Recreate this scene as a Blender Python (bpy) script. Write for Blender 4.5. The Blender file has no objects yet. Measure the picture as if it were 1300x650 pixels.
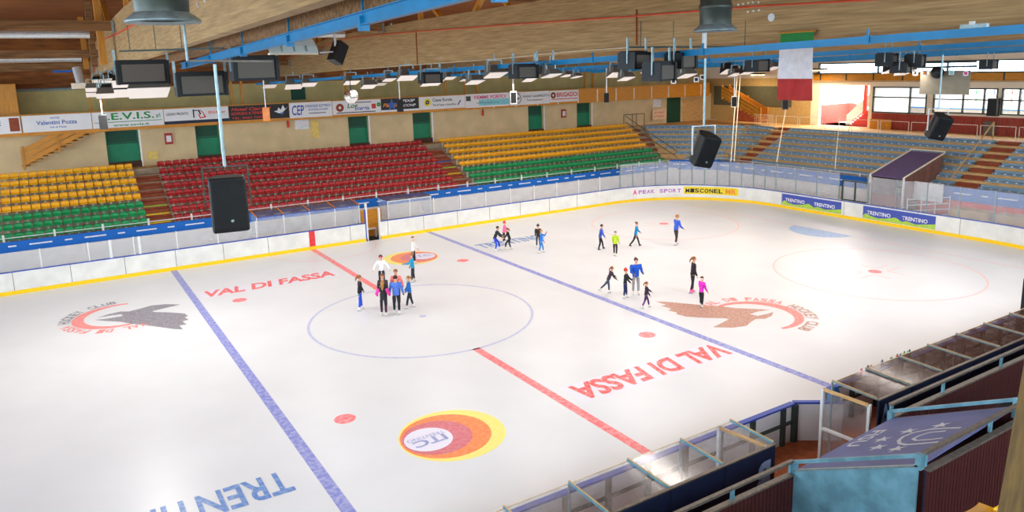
import bpy, math, random
import numpy as np
from mathutils import Vector, Matrix
random.seed(7)
PI = math.pi
C = bpy.context.scene.collection

# ------------------------------------------------------------------ camera solution (1300x650 frame)
CP = np.array([-12.166, -26.8748, 9.8201]); YAW, PITCH, ROLL, FOC, SY = 1.0164, -.1848, -.0277, 951.51, -60.77
_f = np.array([math.cos(PITCH)*math.cos(YAW), math.cos(PITCH)*math.sin(YAW), math.sin(PITCH)])
_r0 = np.array([math.sin(YAW), -math.cos(YAW), 0.]); _u0 = np.cross(_r0, _f)
_r = _r0*math.cos(ROLL)+_u0*math.sin(ROLL); _u = -_r0*math.sin(ROLL)+_u0*math.cos(ROLL)
def ray(px, py): return _f+_r*(px-650)/FOC-_u*(py-325-SY)/FOC
def onx(px, py, x): d = ray(px, py); return Vector(CP+d*((x-CP[0])/d[0]))
def ony(px, py, y): d = ray(px, py); return Vector(CP+d*((y-CP[1])/d[1]))
def onz(px, py, z=0.): d = ray(px, py); return Vector(CP+d*((z-CP[2])/d[2]))
def dep(px, py, t): return Vector(CP+ray(px, py)*t)

# ------------------------------------------------------------------ materials
def lin(c):
    return tuple(((v/255)/12.92 if v/255 <= .04045 else ((v/255+.055)/1.055)**2.4) for v in c)
MATS = {}
def mat(name, rgb, rough=.6, metal=0., vary=.12, scale=6., bump=0., emit=0., spec=.4, stretch=None, rgb2=None, lo=.35, hi=.65, detail=4.):
    if name in MATS: return MATS[name]
    m = bpy.data.materials.new(name); m.use_nodes = True; nt = m.node_tree; N = nt.nodes; L = nt.links
    b = N['Principled BSDF']; c = lin(rgb)
    b.inputs['Roughness'].default_value = rough; b.inputs['Metallic'].default_value = metal
    b.inputs['Specular IOR Level'].default_value = spec
    tc = N.new('ShaderNodeTexCoord'); mp = N.new('ShaderNodeMapping'); no = N.new('ShaderNodeTexNoise')
    no.inputs['Scale'].default_value = scale; no.inputs['Detail'].default_value = detail
    if stretch: mp.inputs['Scale'].default_value = stretch
    L.new(tc.outputs['Object'], mp.inputs[0]); L.new(mp.outputs[0], no.inputs['Vector'])
    rp = N.new('ShaderNodeValToRGB'); rp.color_ramp.elements[0].position = lo; rp.color_ramp.elements[1].position = hi
    c2 = lin(rgb2) if rgb2 else tuple(v*(1-vary) for v in c)
    c1 = c if rgb2 else tuple(min(1, v*(1+vary*.5)) for v in c)
    rp.color_ramp.elements[0].color = (*c2, 1); rp.color_ramp.elements[1].color = (*c1, 1)
    L.new(no.outputs['Fac'], rp.inputs[0]); L.new(rp.outputs[0], b.inputs['Base Color'])
    if bump:
        bu = N.new('ShaderNodeBump'); bu.inputs['Strength'].default_value = bump; bu.inputs['Distance'].default_value = .02
        L.new(no.outputs['Fac'], bu.inputs['Height']); L.new(bu.outputs[0], b.inputs['Normal'])
    if emit:
        b.inputs['Emission Color'].default_value = (*c, 1); b.inputs['Emission Strength'].default_value = emit
    MATS[name] = m; return m
def glassmat(name, tint=(230, 235, 240), haze=.12, gloss=.07, noise=.1):
    m = bpy.data.materials.new(name); m.use_nodes = True; nt = m.node_tree; N = nt.nodes; L = nt.links
    N.remove(N['Principled BSDF']); out = N['Material Output']; c = (*lin(tint), 1)
    tr = N.new('ShaderNodeBsdfTransparent'); tr.inputs[0].default_value = (.97, .98, .99, 1)
    df = N.new('ShaderNodeBsdfDiffuse'); df.inputs[0].default_value = c
    gl = N.new('ShaderNodeBsdfGlossy'); gl.inputs['Roughness'].default_value = .12
    tc = N.new('ShaderNodeTexCoord'); no = N.new('ShaderNodeTexNoise'); no.inputs['Scale'].default_value = 2.5; no.inputs['Detail'].default_value = 6
    mr = N.new('ShaderNodeMapRange'); mr.inputs['From Min'].default_value = .3; mr.inputs['From Max'].default_value = .7
    mr.inputs['To Min'].default_value = max(0, haze-noise); mr.inputs['To Max'].default_value = haze+noise
    L.new(tc.outputs['Object'], no.inputs['Vector']); L.new(no.outputs['Fac'], mr.inputs['Value'])
    m1 = N.new('ShaderNodeMixShader'); m2 = N.new('ShaderNodeMixShader'); m2.inputs[0].default_value = gloss
    L.new(mr.outputs[0], m1.inputs[0]); L.new(tr.outputs[0], m1.inputs[1]); L.new(df.outputs[0], m1.inputs[2])
    L.new(m1.outputs[0], m2.inputs[1]); L.new(gl.outputs[0], m2.inputs[2]); L.new(m2.outputs[0], out.inputs['Surface'])
    MATS[name] = m; return m
def paintmat(name, rgb, wear=.45, scale=5.):
    """paint under the ice: worn, so it breaks up in fine scratches towards the white of the ice"""
    if name in MATS: return MATS[name]
    c2 = tuple(int(v*(1-wear*.8)+240*wear*.8) for v in rgb)
    return mat(name, rgb, rough=.35, rgb2=c2, scale=scale, detail=12., lo=.36, hi=.6, spec=.3)

M = dict(
 ice=mat('ice', (224, 227, 230), rough=.32, vary=.05, scale=.35, detail=8., spec=.35, lo=.3, hi=.7),
 board=mat('board white', (226, 226, 220), rough=.5, vary=.10, scale=1.4, detail=10.),
 kick=mat('kick plate yellow', (250, 205, 10), rough=.45, vary=.06),
 cap=mat('board cap blue', (38, 74, 176), rough=.4, vary=.15, scale=3),
 red=mat('painted red', (222, 60, 64), rough=.5),
 glass=glassmat('far glass', haze=.15, noise=.05, gloss=.04),
 glassn=glassmat('near glass', (200, 190, 185), haze=.14, noise=.10, gloss=.07),
 tint=glassmat('smoked roof sheet', (120, 100, 105), haze=.45, noise=.12, gloss=.08),
 pane=glassmat('window pane', (235, 240, 245), haze=.03, noise=.02, gloss=.05),
 steel=mat('white steel', (225, 226, 224), rough=.4, metal=.1, vary=.05),
 galv=mat('galvanised steel', (150, 168, 170), rough=.35, metal=.55, vary=.22, scale=9, bump=.1),
 rail=mat('weathered handrail', (120, 108, 96), rough=.45, metal=.3, vary=.25, scale=12),
 sheet=mat('zinc sheet', (118, 168, 184), rough=.4, metal=.3, vary=.28, scale=3.2, detail=9., bump=.05),
 navy=mat('navy panel', (22, 32, 58), rough=.5, vary=.15, scale=3),
 concrete=mat('concrete tread', (196, 184, 162), rough=.85, vary=.22, scale=2.2, detail=9., bump=.2),
 tanstep=mat('timber tread', (214, 172, 112), rough=.7, vary=.2, scale=2, stretch=(1, 1, 8)),
 riser=mat('riser grey', (168, 150, 126), rough=.9, vary=.2, scale=2),
 brown=mat('aisle brown', (150, 70, 40), rough=.7, vary=.2, scale=4),
 beige=mat('wall beige', (214, 190, 146), rough=.9, vary=.1, scale=1.1, detail=8.),
 olive=mat('upper wall plaster', (196, 178, 118), rough=.9, vary=.12, scale=1),
 pale=mat('pale plaster', (242, 226, 200), rough=.9, vary=.04, scale=1),
 white=mat('white plaster', (244, 240, 236), rough=.9, vary=.03),
 wred=mat('red wall paint', (224, 74, 66), rough=.7, vary=.05),
 green=mat('door green', (12, 128, 88), rough=.5, vary=.12, scale=2),
 dgreen=mat('dark green', (18, 74, 54), rough=.6),
 orange=mat('varnished orange board', (212, 140, 36), rough=.45, vary=.2, scale=3, stretch=(.5, 1, 9)),
 orangev=mat('varnished post', (200, 134, 44), rough=.45, vary=.2, scale=3, stretch=(9, 9, .5)),
 beam=mat('glulam beam', (192, 158, 108), rough=.7, rgb2=(150, 118, 76), scale=2.2, stretch=(1, .5, 13.), lo=.3, hi=.7, detail=10., bump=.1),
 purlin=mat('purlin timber', (150, 108, 66), rough=.8, rgb2=(104, 70, 40), scale=2, stretch=(.4, 6, 6)),
 deck=mat('roof boards', (160, 96, 44), rough=.85, rgb2=(108, 60, 26), scale=2.2, stretch=(.3, 6, 2)),
 duct=mat('spiral duct', (214, 218, 218), rough=.3, metal=.6, vary=.1, scale=8),
 ductd=mat('duct dull steel', (84, 90, 84), rough=.4, metal=.5, vary=.15),
 bluerail=mat('blue steel', (8, 126, 178), rough=.4, vary=.12, scale=3),
 black=mat('black housing', (20, 21, 23), rough=.5, vary=.15, scale=14, bump=.1),
 grille=mat('speaker grille', (10, 10, 11), rough=.7, vary=.3, scale=60, bump=.3),
 greyp=mat('grey mesh panel', (104, 97, 88), rough=.6, vary=.12, scale=40),
 refl=mat('white reflector', (205, 218, 214), rough=.35, vary=.05),
 lens=mat('lit lamp glass', (226, 214, 204), rough=.3, vary=.02, emit=.3),
 lensw=mat('warm lit lamp glass', (255, 226, 170), rough=.3, vary=.02, emit=9.),
 yseat=mat('yellow seat plastic', (246, 178, 20), rough=.4, vary=.12, scale=2),
 gseat=mat('green seat plastic', (20, 150, 84), rough=.38, vary=.12, scale=2),
 rseat=mat('red seat plastic', (176, 30, 34), rough=.35, vary=.14, scale=2),
 bseat=mat('grey blue seat plastic', (132, 168, 192), rough=.45, vary=.14, scale=2),
 plug=mat('pale plug', (220, 222, 220), rough=.5),
 banner=mat('blue banner', (14, 104, 196), rough=.5, vary=.06),
 vinyl=mat('white vinyl', (232, 228, 226), rough=.5, vary=.05, scale=1),
 blackv=mat('black vinyl', (34, 32, 34), rough=.5, vary=.2),
 ink_b=mat('blue ink', (60, 96, 170), rough=.5), ink_g=mat('green ink', (20, 140, 60), rough=.5),
 ink_r=mat('red ink', (216, 58, 44), rough=.5), ink_k=mat('grey ink', (70, 68, 72), rough=.5),
 ink_p=mat('pink ink', (224, 62, 134), rough=.5), ink_y=mat('yellow ink', (240, 214, 30), rough=.5),
 ink_o=mat('orange ink', (240, 140, 40), rough=.5), ink_w=mat('white ink', (236, 236, 238), rough=.5),
 ink_t=mat('teal ink', (140, 208, 216), rough=.5), lime=mat('lime paint', (172, 206, 70), rough=.5),
 slat=mat('dark red slats', (78, 26, 22), rough=.6, vary=.3, scale=5, stretch=(8, 8, .3)),
 slatr=mat('russet slats', (168, 62, 46), rough=.6, vary=.2, scale=5, stretch=(8, 8, .3)),
 floorb=mat('rubber floor brown', (178, 96, 58), rough=.8, vary=.2, scale=5),
 dark=mat('dark floor', (44, 42, 46), rough=.8, vary=.3, scale=3),
 tarp=mat('tarp blue violet', (96, 104, 158), rough=.6, vary=.12, scale=2.),
 ftrim=mat('dark frame', (62, 74, 68), rough=.5, metal=.3),
 dtimber=mat('olive timber column', (116, 88, 36), rough=.6, rgb2=(88, 64, 26), scale=3, stretch=(6, 6, .4)),
 cable=mat('orange conduit', (226, 78, 44), rough=.5), cord=mat('cord', (206, 190, 160), rough=.8),
 mirror=mat('mirror tiles', (235, 235, 230), rough=.12, metal=.9, vary=.3, scale=30),
 paper=mat('paper', (226, 226, 228), rough=.8), ypaper=mat('yellow paper', (232, 200, 110), rough=.8),
)

# ------------------------------------------------------------------ mesh builder
class MB:
    def __init__(s): s.v = []; s.f = []; s.m = []
    def face(s, pts, mi=0):
        b = len(s.v); s.v += [tuple(p) for p in pts]; s.f.append(tuple(range(b, b+len(pts)))); s.m.append(mi); return s
    def box(s, c, d, rz=0., mi=0, mx=None):
        c = Vector(c); R = mx if mx is not None else Matrix.Rotation(rz, 3, 'Z')
        b = len(s.v)
        for k in range(8):
            p = Vector(((k & 1)-.5, ((k >> 1) & 1)-.5, ((k >> 2) & 1)-.5)); p = Vector((p.x*d[0], p.y*d[1], p.z*d[2]))
            s.v.append(tuple(c+R @ p))
        for q in ((0, 2, 3, 1), (4, 5, 7, 6), (0, 1, 5, 4), (2, 6, 7, 3), (0, 4, 6, 2), (1, 3, 7, 5)):
            s.f.append(tuple(b+i for i in q)); s.m.append(mi)
        return s
    def b2(s, a, b, mi=0):
        return s.box([(a[i]+b[i])/2 for i in range(3)], [abs(a[i]-b[i]) for i in range(3)], mi=mi)
    def bar(s, a, b, w, h=None, mi=0):
        """rectangular bar from a to b, w across, h high"""
        a, b = Vector(a), Vector(b); h = h or w; d = b-a; L = d.length
        z = d.normalized(); up = Vector((0, 0, 1)) if abs(z.z) < .95 else Vector((1, 0, 0))
        x = z.cross(up).normalized(); y = x.cross(z)
        R = Matrix((x, y, z)).transposed()
        return s.box((a+b)/2, (w, h, L), mx=R, mi=mi)
    def tube(s, a, b, r0, r1=None, n=10, cap=True, mi=0):
        a, b = Vector(a), Vector(b); r1 = r0 if r1 is None else r1; z = (b-a).normalized()
        up = Vector((0, 0, 1)) if abs(z.z) < .95 else Vector((1, 0, 0)); x = z.cross(up).normalized(); y = z.cross(x); k = len(s.v)
        for P, r in ((a, r0), (b, r1)):
            for i in range(n):
                t = 2*PI*i/n; s.v.append(tuple(P+x*math.cos(t)*r+y*math.sin(t)*r))
        for i in range(n):
            j = (i+1) % n; s.f.append((k+i, k+j, k+n+j, k+n+i)); s.m.append(mi)
        if cap: s.f.append(tuple(k+i for i in range(n))[::-1]); s.m.append(mi); s.f.append(tuple(k+n+i for i in range(n))); s.m.append(mi)
        return s
    def path(s, pts, r, n=8, mi=0):
        for a, b in zip(pts[:-1], pts[1:]): s.tube(a, b, r, n=n, mi=mi)
        return s
    def lathe(s, c, prof, n=24, mi=0):
        k = len(s.v); c = Vector(c)
        for r, z in prof:
            for i in range(n):
                t = 2*PI*i/n; s.v.append((c.x+r*math.cos(t), c.y+r*math.sin(t), c.z+z))
        for a in range(len(prof)-1):
            for i in range(n):
                j = (i+1) % n; s.f.append((k+a*n+i, k+a*n+j, k+(a+1)*n+j, k+(a+1)*n+i)); s.m.append(mi)
        return s
    def ball(s, c, r, n=12, m=8, mi=0, mx=None):
        r = (r, r, r) if isinstance(r, (int, float)) else r; k = len(s.v); c = Vector(c)
        for a in range(m+1):
            ph = PI*a/m
            for i in range(n):
                t = 2*PI*i/n; p = Vector((r[0]*math.sin(ph)*math.cos(t), r[1]*math.sin(ph)*math.sin(t), r[2]*math.cos(ph)))
                s.v.append(tuple(c+(mx @ p if mx is not None else p)))
        for a in range(m):
            for i in range(n):
                j = (i+1) % n; s.f.append((k+a*n+i, k+(a+1)*n+i, k+(a+1)*n+j, k+a*n+j)); s.m.append(mi)
        return s
    def prism(s, pts, vec, mi=0):
        """closed outline pts swept by vec"""
        vec = Vector(vec); n = len(pts); k = len(s.v); s.v += [tuple(p) for p in pts]+[tuple(Vector(p)+vec) for p in pts]
        s.f.append(tuple(range(k, k+n))[::-1]); s.m.append(mi); s.f.append(tuple(range(k+n, k+2*n))); s.m.append(mi)
        for i in range(n):
            j = (i+1) % n; s.f.append((k+i, k+j, k+n+j, k+n+i)); s.m.append(mi)
        return s
    def mesh(s, name):
        me = bpy.data.meshes.new(name); me.from_pydata(s.v, [], s.f); me.update(); return me
    def build(s, name, mats, parent=None, smooth=False, origin=None):
        me = s.mesh(name)
        for m in (mats if isinstance(mats, (list, tuple)) else [mats]): me.materials.append(m)
        me.polygons.foreach_set('material_index', s.m)
        if smooth: me.polygons.foreach_set('use_smooth', [True]*len(me.polygons))
        o = bpy.data.objects.new(name, me); C.objects.link(o)
        if origin is not None:
            me.transform(Matrix.Translation(-Vector(origin))); o.location = origin
        if parent is not None:
            o.parent = parent
            o.matrix_parent_inverse = Matrix.Translation(-parent.location) if parent.rotation_euler.z == 0 and parent.get('world_built') else Matrix()
        return o
def tag(o, label=None, cat=None, group=None, kind=None):
    if label: o['label'] = label
    if cat: o['category'] = cat
    if group: o['group'] = group
    if kind: o['kind'] = kind
    return o
def thing(name, label, cat, loc, rz=0., group=None, world=True):
    """an Empty at a thing's base; parts are given in world coordinates when world is set, else in its own"""
    o = bpy.data.objects.new(name, None); C.objects.link(o); o.location = loc; o.rotation_euler = (0, 0, rz)
    if world: o['world_built'] = 1
    o.empty_display_size = .1
    return tag(o, label, cat, group)
def copy_tree(o, parent=None):
    c = o.copy(); C.objects.link(c)
    if parent is not None: c.parent = parent
    for ch in KIDS.get(o.name, []): copy_tree(ch, c)
    return c
KIDS = {}
def kids(o, *ch): KIDS[o.name] = list(ch)
def struct(o, label=None): o['kind'] = 'structure'; o['label'] = label or o.name.replace('_', ' '); return o

def text(name, body, m, o, ux, uy, w=None, h=1., parent=None, shear=0., bold=0., align=0., depth=.004):
    """lettering as a mesh: baseline start o, text direction ux, letter-up uy, cap height h, total width w"""
    cu = bpy.data.curves.new('t', 'FONT'); cu.body = body; cu.size = 1.; cu.shear = shear; cu.offset = bold; cu.resolution_u = 3
    ob = bpy.data.objects.new('t', cu); C.objects.link(ob)
    me = bpy.data.meshes.new_from_object(ob.evaluated_get(bpy.context.evaluated_depsgraph_get()))
    bpy.data.objects.remove(ob); bpy.data.curves.remove(cu)
    xs = [v.co.x for v in me.vertices]; x0, x1 = min(xs), max(xs)
    ux, uy = Vector(ux).normalized(), Vector(uy).normalized(); uz = ux.cross(uy)
    sy = h/.70; sx = w/(x1-x0) if w else sy
    A = Matrix((ux*sx, uy*sy, uz)).transposed().to_4x4(); A.translation = Vector(o)+uz*depth-ux*sx*x0
    me.transform(A); me.materials.clear(); me.materials.append(m); me.name = name
    t = bpy.data.objects.new(name, me); C.objects.link(t)
    if parent is not None:
        t.parent = parent; t.matrix_parent_inverse = Matrix.Translation(-parent.location)
    return t

# ------------------------------------------------------------------ rink: ice, markings, boards
X0, XE, W, WN, R = -30., 29.7, 14.35, -15.15, 7.8
def rink_outline(o=0., n=14, x0=None):
    """boards line offset outwards by o, far left end -> round the far end -> near side"""
    x0 = X0 if x0 is None else x0
    pts = [(x0, W+o), (XE-R, W+o)]
    for i in range(1, n): t = PI/2-PI/2*i/n; pts.append((XE-R+(R+o)*math.cos(t), W-R+(R+o)*math.sin(t)))
    pts += [(XE+o, W-R), (XE+o, WN+R)]
    for i in range(1, n): t = -PI/2*i/n; pts.append((XE-R+(R+o)*math.cos(t), WN+R+(R+o)*math.sin(t)))
    pts += [(XE-R, WN-o)]
    return pts
floor = MB()
floor.prism([(x, y, -.06) for x, y in rink_outline(.02)+[(X0, WN-.02)]], (0, 0, .06))
floor = floor.build('floor', M['ice']); struct(floor, 'white ice surface with painted lines and logos')
base = MB().b2((-34, -34, -.5), (58, 34, -.07)); struct(base.build('floor_slab', M['dark']), 'dark concrete floor slab around the rink')

def ring(mb, c, r0, r1, a0=0., a1=2*PI, n=72, z=.003):
    for i in range(n):
        t, s = a0+(a1-a0)*i/n, a0+(a1-a0)*(i+1)/n
        mb.face([(c[0]+r0*math.cos(t), c[1]+r0*math.sin(t), z), (c[0]+r1*math.cos(t), c[1]+r1*math.sin(t), z), (c[0]+r1*math.cos(s), c[1]+r1*math.sin(s), z), (c[0]+r0*math.cos(s), c[1]+r0*math.sin(s), z)])
    return mb
def disc(mb, c, r, z=.003, n=48): mb.face([(c[0]+r*math.cos(2*PI*i/n), c[1]+r*math.sin(2*PI*i/n), z) for i in range(n)]); return mb
pb = paintmat('ice paint blue', (128, 136, 208), .5, 7); pr = paintmat('ice paint red', (244, 112, 116), .5, 7)
prf = paintmat('ice paint faint red', (246, 196, 192), .4, 7); pbf = paintmat('ice paint faint blue', (184, 190, 220), .3)
MB().b2((-7.47, WN, .001), (-7.17, W, .003)).build('blue_line', pb, floor)
MB().b2((7.12, WN, .001), (7.42, W, .003)).build('blue_line', pb, floor)
m_ = MB().b2((-.15, WN, .001), (.15, -4.5, .003)); m_.b2((-.15, 4.5, .001), (.15, W, .003)); m_.build('centre_line', pr, floor)
ring(MB(), (0, -.05), 4.43, 4.54).build('centre_circle', pbf, floor); disc(MB(), (0, -.1), .15).build('centre_spot', pbf, floor)
for c in ((20, -7), (20, 7.1), (-20, 7), (-20, -7)):
    q = ring(MB(), c, 4.44, 4.52)
    for sx in (-1, 1):
        for sy in (-1, 1):
            q.b2((c[0]+sx*.5, c[1]+sy*.25, .001), (c[0]+sx*1.5, c[1]+sy*.31, .003)); q.b2((c[0]+sx*.5, c[1]+sy*.25, .001), (c[0]+sx*.56, c[1]+sy*1.1, .003))
    q.build('faceoff_circle', prf, floor); disc(MB(), c, .3, .0035).build('faceoff_spot', pr, floor)
for c in ((-5.79, -7.1), (5.82, -7.05), (-5.67, 6.85), (5.6, 6.85)): disc(MB(), c, .31).build('faceoff_spot', pr, floor)
ring(MB(), (.6, W), 2.95, 3.02, PI, 2*PI, 40).build('referee_crease', prf, floor)
q = MB(); q.face([(25.7+1.75*math.cos(t), -.1+1.9*math.sin(t), .003) for t in [PI/2+PI*i/24 for i in range(25)]])
q.build('goal_crease', paintmat('crease blue', (150, 186, 232), .4), floor)
MB().b2((25.65, WN+1.5, .001), (25.72, W-1.5, .002)).build('goal_line', prf, floor)
for s in (1, -1):     # the same artwork twice, turned half round
    cx, cy = (.0, .0) if s == 1 else (0., .38)
    def P(x, y): return (-x*s*-1*-1 if False else x*s, y*s)
    k = 1 if s == 1 else -1
    # ellipse badge of nested discs; near one at (-3.6,-9.7)
    oy = 0 if s == 1 else -.6
    def Q(x, y): return (x*k, y*k+oy)
    for j, (c, r, nm, col) in enumerate((((-3.66, -9.70), 1.47, 'badge_disc', (246, 232, 120)), ((-3.84, -9.66), 1.25, 'badge_disc', (246, 136, 72)), ((-4.08, -9.62), .96, 'badge_disc', (214, 110, 120)), ((-4.33, -9.60), .66, 'badge_disc', (232, 230, 244)))):
        disc(MB(), Q(*c), r, .003+.001*j).build(nm, paintmat('badge %d' % j, col, .22, 8), floor)
    a = 0 if s == -1 else PI
    ux = Vector((math.cos(a), math.sin(a), 0)); uy = Vector((-math.sin(a), math.cos(a), 0))
    lb_ = paintmat('badge letters', (150, 158, 206), .3)
    o_ = Vector((*Q(-3.86, -9.55), .007)); text('badge_letters', 'ITC', lb_, o_, ux, uy, .95, .34, floor, bold=.03)
    o_ = Vector((*Q(-3.78, -9.35), .007)); text('badge_letters', 'TRENTINO', lb_, o_, ux, uy, 1.1, .17, floor)
    tr_ = paintmat('ice paint deep red', (240, 78, 78), .5, 8)
    if s == 1: o_ = Vector((6.95, -9.12, .003)); w_ = 6.25
    else: o_ = Vector((-6.75, 8.22, .003)); w_ = 5.95
    o0 = o_.copy()
    panel = MB(); pw = ux*(w_+.5); ph = uy*1.3; b0 = o0-ux*.25-uy*.15; b0.z = .0015
    panel.face([b0, b0+pw, b0+pw+ph, b0+ph]); panel.build('letter_ground', paintmat('pale ground', (227, 227, 238), .2), floor)
    text('ice_letters', 'VAL DI FASSA', tr_, o_, ux, uy, w_, .98, floor, shear=.28, bold=.035)
    tb_ = paintmat('ice paint trentino blue', (92, 134, 200) if s == 1 else (160, 172, 212), .4, 8)
    if s == 1: o_ = Vector((-8.05, -8.98, .003))
    else: o_ = Vector((7.75, 8.45, .003))
    text('ice_letters', 'TRENTINO', tb_, o_, ux, uy, 4.3, 1.05, floor, bold=.02)
# falcon crest: red arc, ring letters, bird silhouette (left-hand crest given in metres; the other turned half round)
for s, off in ((1, (0, 0)), (-1, (.38, -.12))):
    def T(x, y): return (x*s+off[0], y*s+off[1])
    c = (-10.25, 7.75) if s == 1 else (-10.25+.2, 6.6)
    c = (-10.3, 7.8); r = 1.62
    fk = (206, 152, 132) if s == -1 else (150, 150, 158)
    fm = paintmat('falcon %d' % s, (128, 124, 134) if s == 1 else (184, 134, 116), .38, 9)
    q = MB(); n = 60
    for i in range(n):
        def ww(t): return .05+.22*max(0, math.cos((t-PI*1.0)*.6))**2
        t0, t1 = PI*.42+PI*1.22*i/n, PI*.42+PI*1.22*(i+1)/n
        pp = []
        for t, sg in ((t0, -1), (t0, 1), (t1, 1), (t1, -1)):
            rr = r+sg*ww(t)/1.2; x, y = T(c[0]+rr*math.cos(t), c[1]+rr*math.sin(t)); pp.append((x, y, .003))
        q.face(pp)
    q.build('crest_ring', paintmat('crest red', (240, 130, 124), .35, 8), floor)
    bz = [(310, 278), (450, 262), (585, 238), (560, 222), (440, 238), (330, 258), (440, 222), (560, 196), (640, 195), (740, 170), (860, 137), (1000, 124), (1140, 128), (1000, 160), (868, 192), (880, 200), (1050, 205), (1180, 215), (1215, 240), (1180, 252), (1220, 275), (1160, 290), (1200, 322), (1130, 330), (1165, 370), (1080, 366), (860, 335), (670, 315), (560, 295), (430, 288)]
    bird = [tuple(onz(80+a/7.647, 370+b_/7.65))[:2] for a, b_ in bz]
    q = MB(); q.face([(*T(x, y), .004) for x, y in bird]); q.build('falcon_silhouette', fm, floor)
    for body, ta, tb, rr, hh, m, nm in (('HOCKEY CLUB', PI*1.0, PI*.50, r+.28, .42, fm, 'crest_letters'), ('VAL DI FASSA', PI*1.62, PI*1.05, r+.28, .42, MATS['crest red'], 'crest_letters')):
        L_ = len(body)
        for i, ch in enumerate(body):
            if ch == ' ': continue
            t = ta+(tb-ta)*(i+.5)/L_
            x, y = c[0]+rr*math.cos(t), c[1]+rr*math.sin(t)
            up = Vector((math.cos(t)*s, math.sin(t)*s, 0)); dr = Vector((up.y, -up.x, 0))
            p = Vector((*T(x, y), .003))-dr*.15
            text(nm, ch, m, p, dr, up, .27, hh, floor, bold=.03)

# boards: one run round the rink, cap, kick plate
def sweep(name, pts, prof, m, parent=None):
    """prof: list of (offset outwards, z) closed; pts: function of offset -> polyline"""
    q = MB(); lines = [pts(o) for o, z in prof]; n = len(lines[0]); k = len(prof)
    for j in range(k):
        for i in range(n): q.v.append((*lines[j][i], prof[j][1]))
    for j in range(k):
        jj = (j+1) % k
        for i in range(n-1): q.f.append((j*n+i, j*n+i+1, jj*n+i+1, jj*n+i)); q.m.append(0)
    q.f.append(tuple(j*n for j in range(k))); q.m.append(0); q.f.append(tuple(j*n+n-1 for j in range(k))[::-1]); q.m.append(0)
    return q.build(name, m, parent)
def part_outline(i0, i1, xs=None):
    def f(o):
        p = rink_outline(o)[i0:i1]
        if xs: p[0] = (xs[0], p[0][1]) if xs[0] is not None else p[0]; p[-1] = (xs[1], p[-1][1]) if xs[1] is not None else p[-1]
        return p
    return f
runA = lambda o: [(X0, W+o), (3.3, W+o)]
runB = lambda o: [(4.1, W+o), (XE-R, W+o)]+rink_outline(o)[2:]
H = 1.10
for nm, run, lab in (('rink_boards', runA, 'white rink boards on the far long side, ending at the open gate'), ('rink_boards', runB, 'white rink boards from the open gate round the curved far end')):
    b = thing(nm, lab, 'rink boards', (*run(0)[0], 0), group='white dasher boards')
    sweep('board_panel', run, [(0, .18), (0, H-.04), (.1, H-.04), (.1, 0), (.02, 0)], M['board'], b)
    sweep('board_cap', run, [(-.015, H-.04), (-.015, H), (.12, H), (.12, H-.04)], M['cap'], b)
    sweep('kick_plate', run, [(-.02, 0), (-.02, .185), (.015, .185), (.015, 0)], M['kick'], b)
    q = MB()                                                        # joints between panels
    xs = [x for x in np.arange(-14.2, 21, 2.35) if (run is runA and x < 3) or (run is runB and x > 4.2)]
    for x in xs: MB().b2((x-.012, W-.004, .19), (x+.012, W+.02, H-.05)).build('panel_joint', M['greyp'], b)
    if run is runB:
        for y in np.arange(6, -7.5, -2.35): MB().b2((XE-.004, y-.012, .19), (XE+.02, y+.012, H-.05)).build('panel_joint', M['greyp'], b)
    if run is runA: MB().b2((-.17, W-.006, .185), (.17, W+.02, H-.04)).build('red_mark', M['red'], b)
# adverts fixed on the boards
def advert(name, label, p0, p1, z0, z1, ground, group=None):
    """a thin board from p0 to p1 (read left to right)"""
    p0, p1 = Vector((*p0, 0)), Vector((*p1, 0)); d = (p1-p0); n = Vector((d.y, -d.x, 0)).normalized()
    t = thing(name, label, 'advert', (p0.x, p0.y, z0), group=group)
    q = MB(); q.prism([p0+n*.006+Vector((0, 0, z0)), p1+n*.006+Vector((0, 0, z0)), p1+n*.006+Vector((0, 0, z1)), p0+n*.006+Vector((0, 0, z1))], n*.006)
    q.build('advert_panel', ground, t)
    return t, p0+n*.013, d, n
for (y0, y1, lab) in ((5.95, 1.48, 'blue advert reading TRENTINO twice over green hills, beside the dark metal gate'), (0.0, -4.42, 'blue advert reading TRENTINO twice over green hills, in front of the entrance tunnel')):
    t, o_, d, n = advert('board_advert', lab, (XE, y0), (XE, y1), .22, .98, mat('advert blue', (66, 84, 172), rough=.5, vary=.06))
    Lh = abs(y1-y0)
    q = MB(); hills = [(0, 0), (Lh, 0), (Lh, .3), (Lh*.86, .2), (Lh*.75, .12), (Lh*.62, .22), (Lh*.56, .14), (Lh*.47, .34), (Lh*.36, .2), (Lh*.22, .12), (Lh*.10, .2), (Lh*.04, .32), (0, .12)]
    q.face([o_+d.normalized()*x+Vector((0, 0, .225+z)) for x, z in hills]); q.build('green_hills', M['lime'], t)
    for fr in (.06, .56):
        text('advert_letters', 'TRENTINO', M['ink_w'], o_+d*fr+Vector((0, 0, .5)), d, (0, 0, 1), Lh*.34, .22, t, bold=.02)
def arcpt(a, o=0.): return (XE-R+(R-o)*math.cos(a), W-R+(R-o)*math.sin(a))
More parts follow.
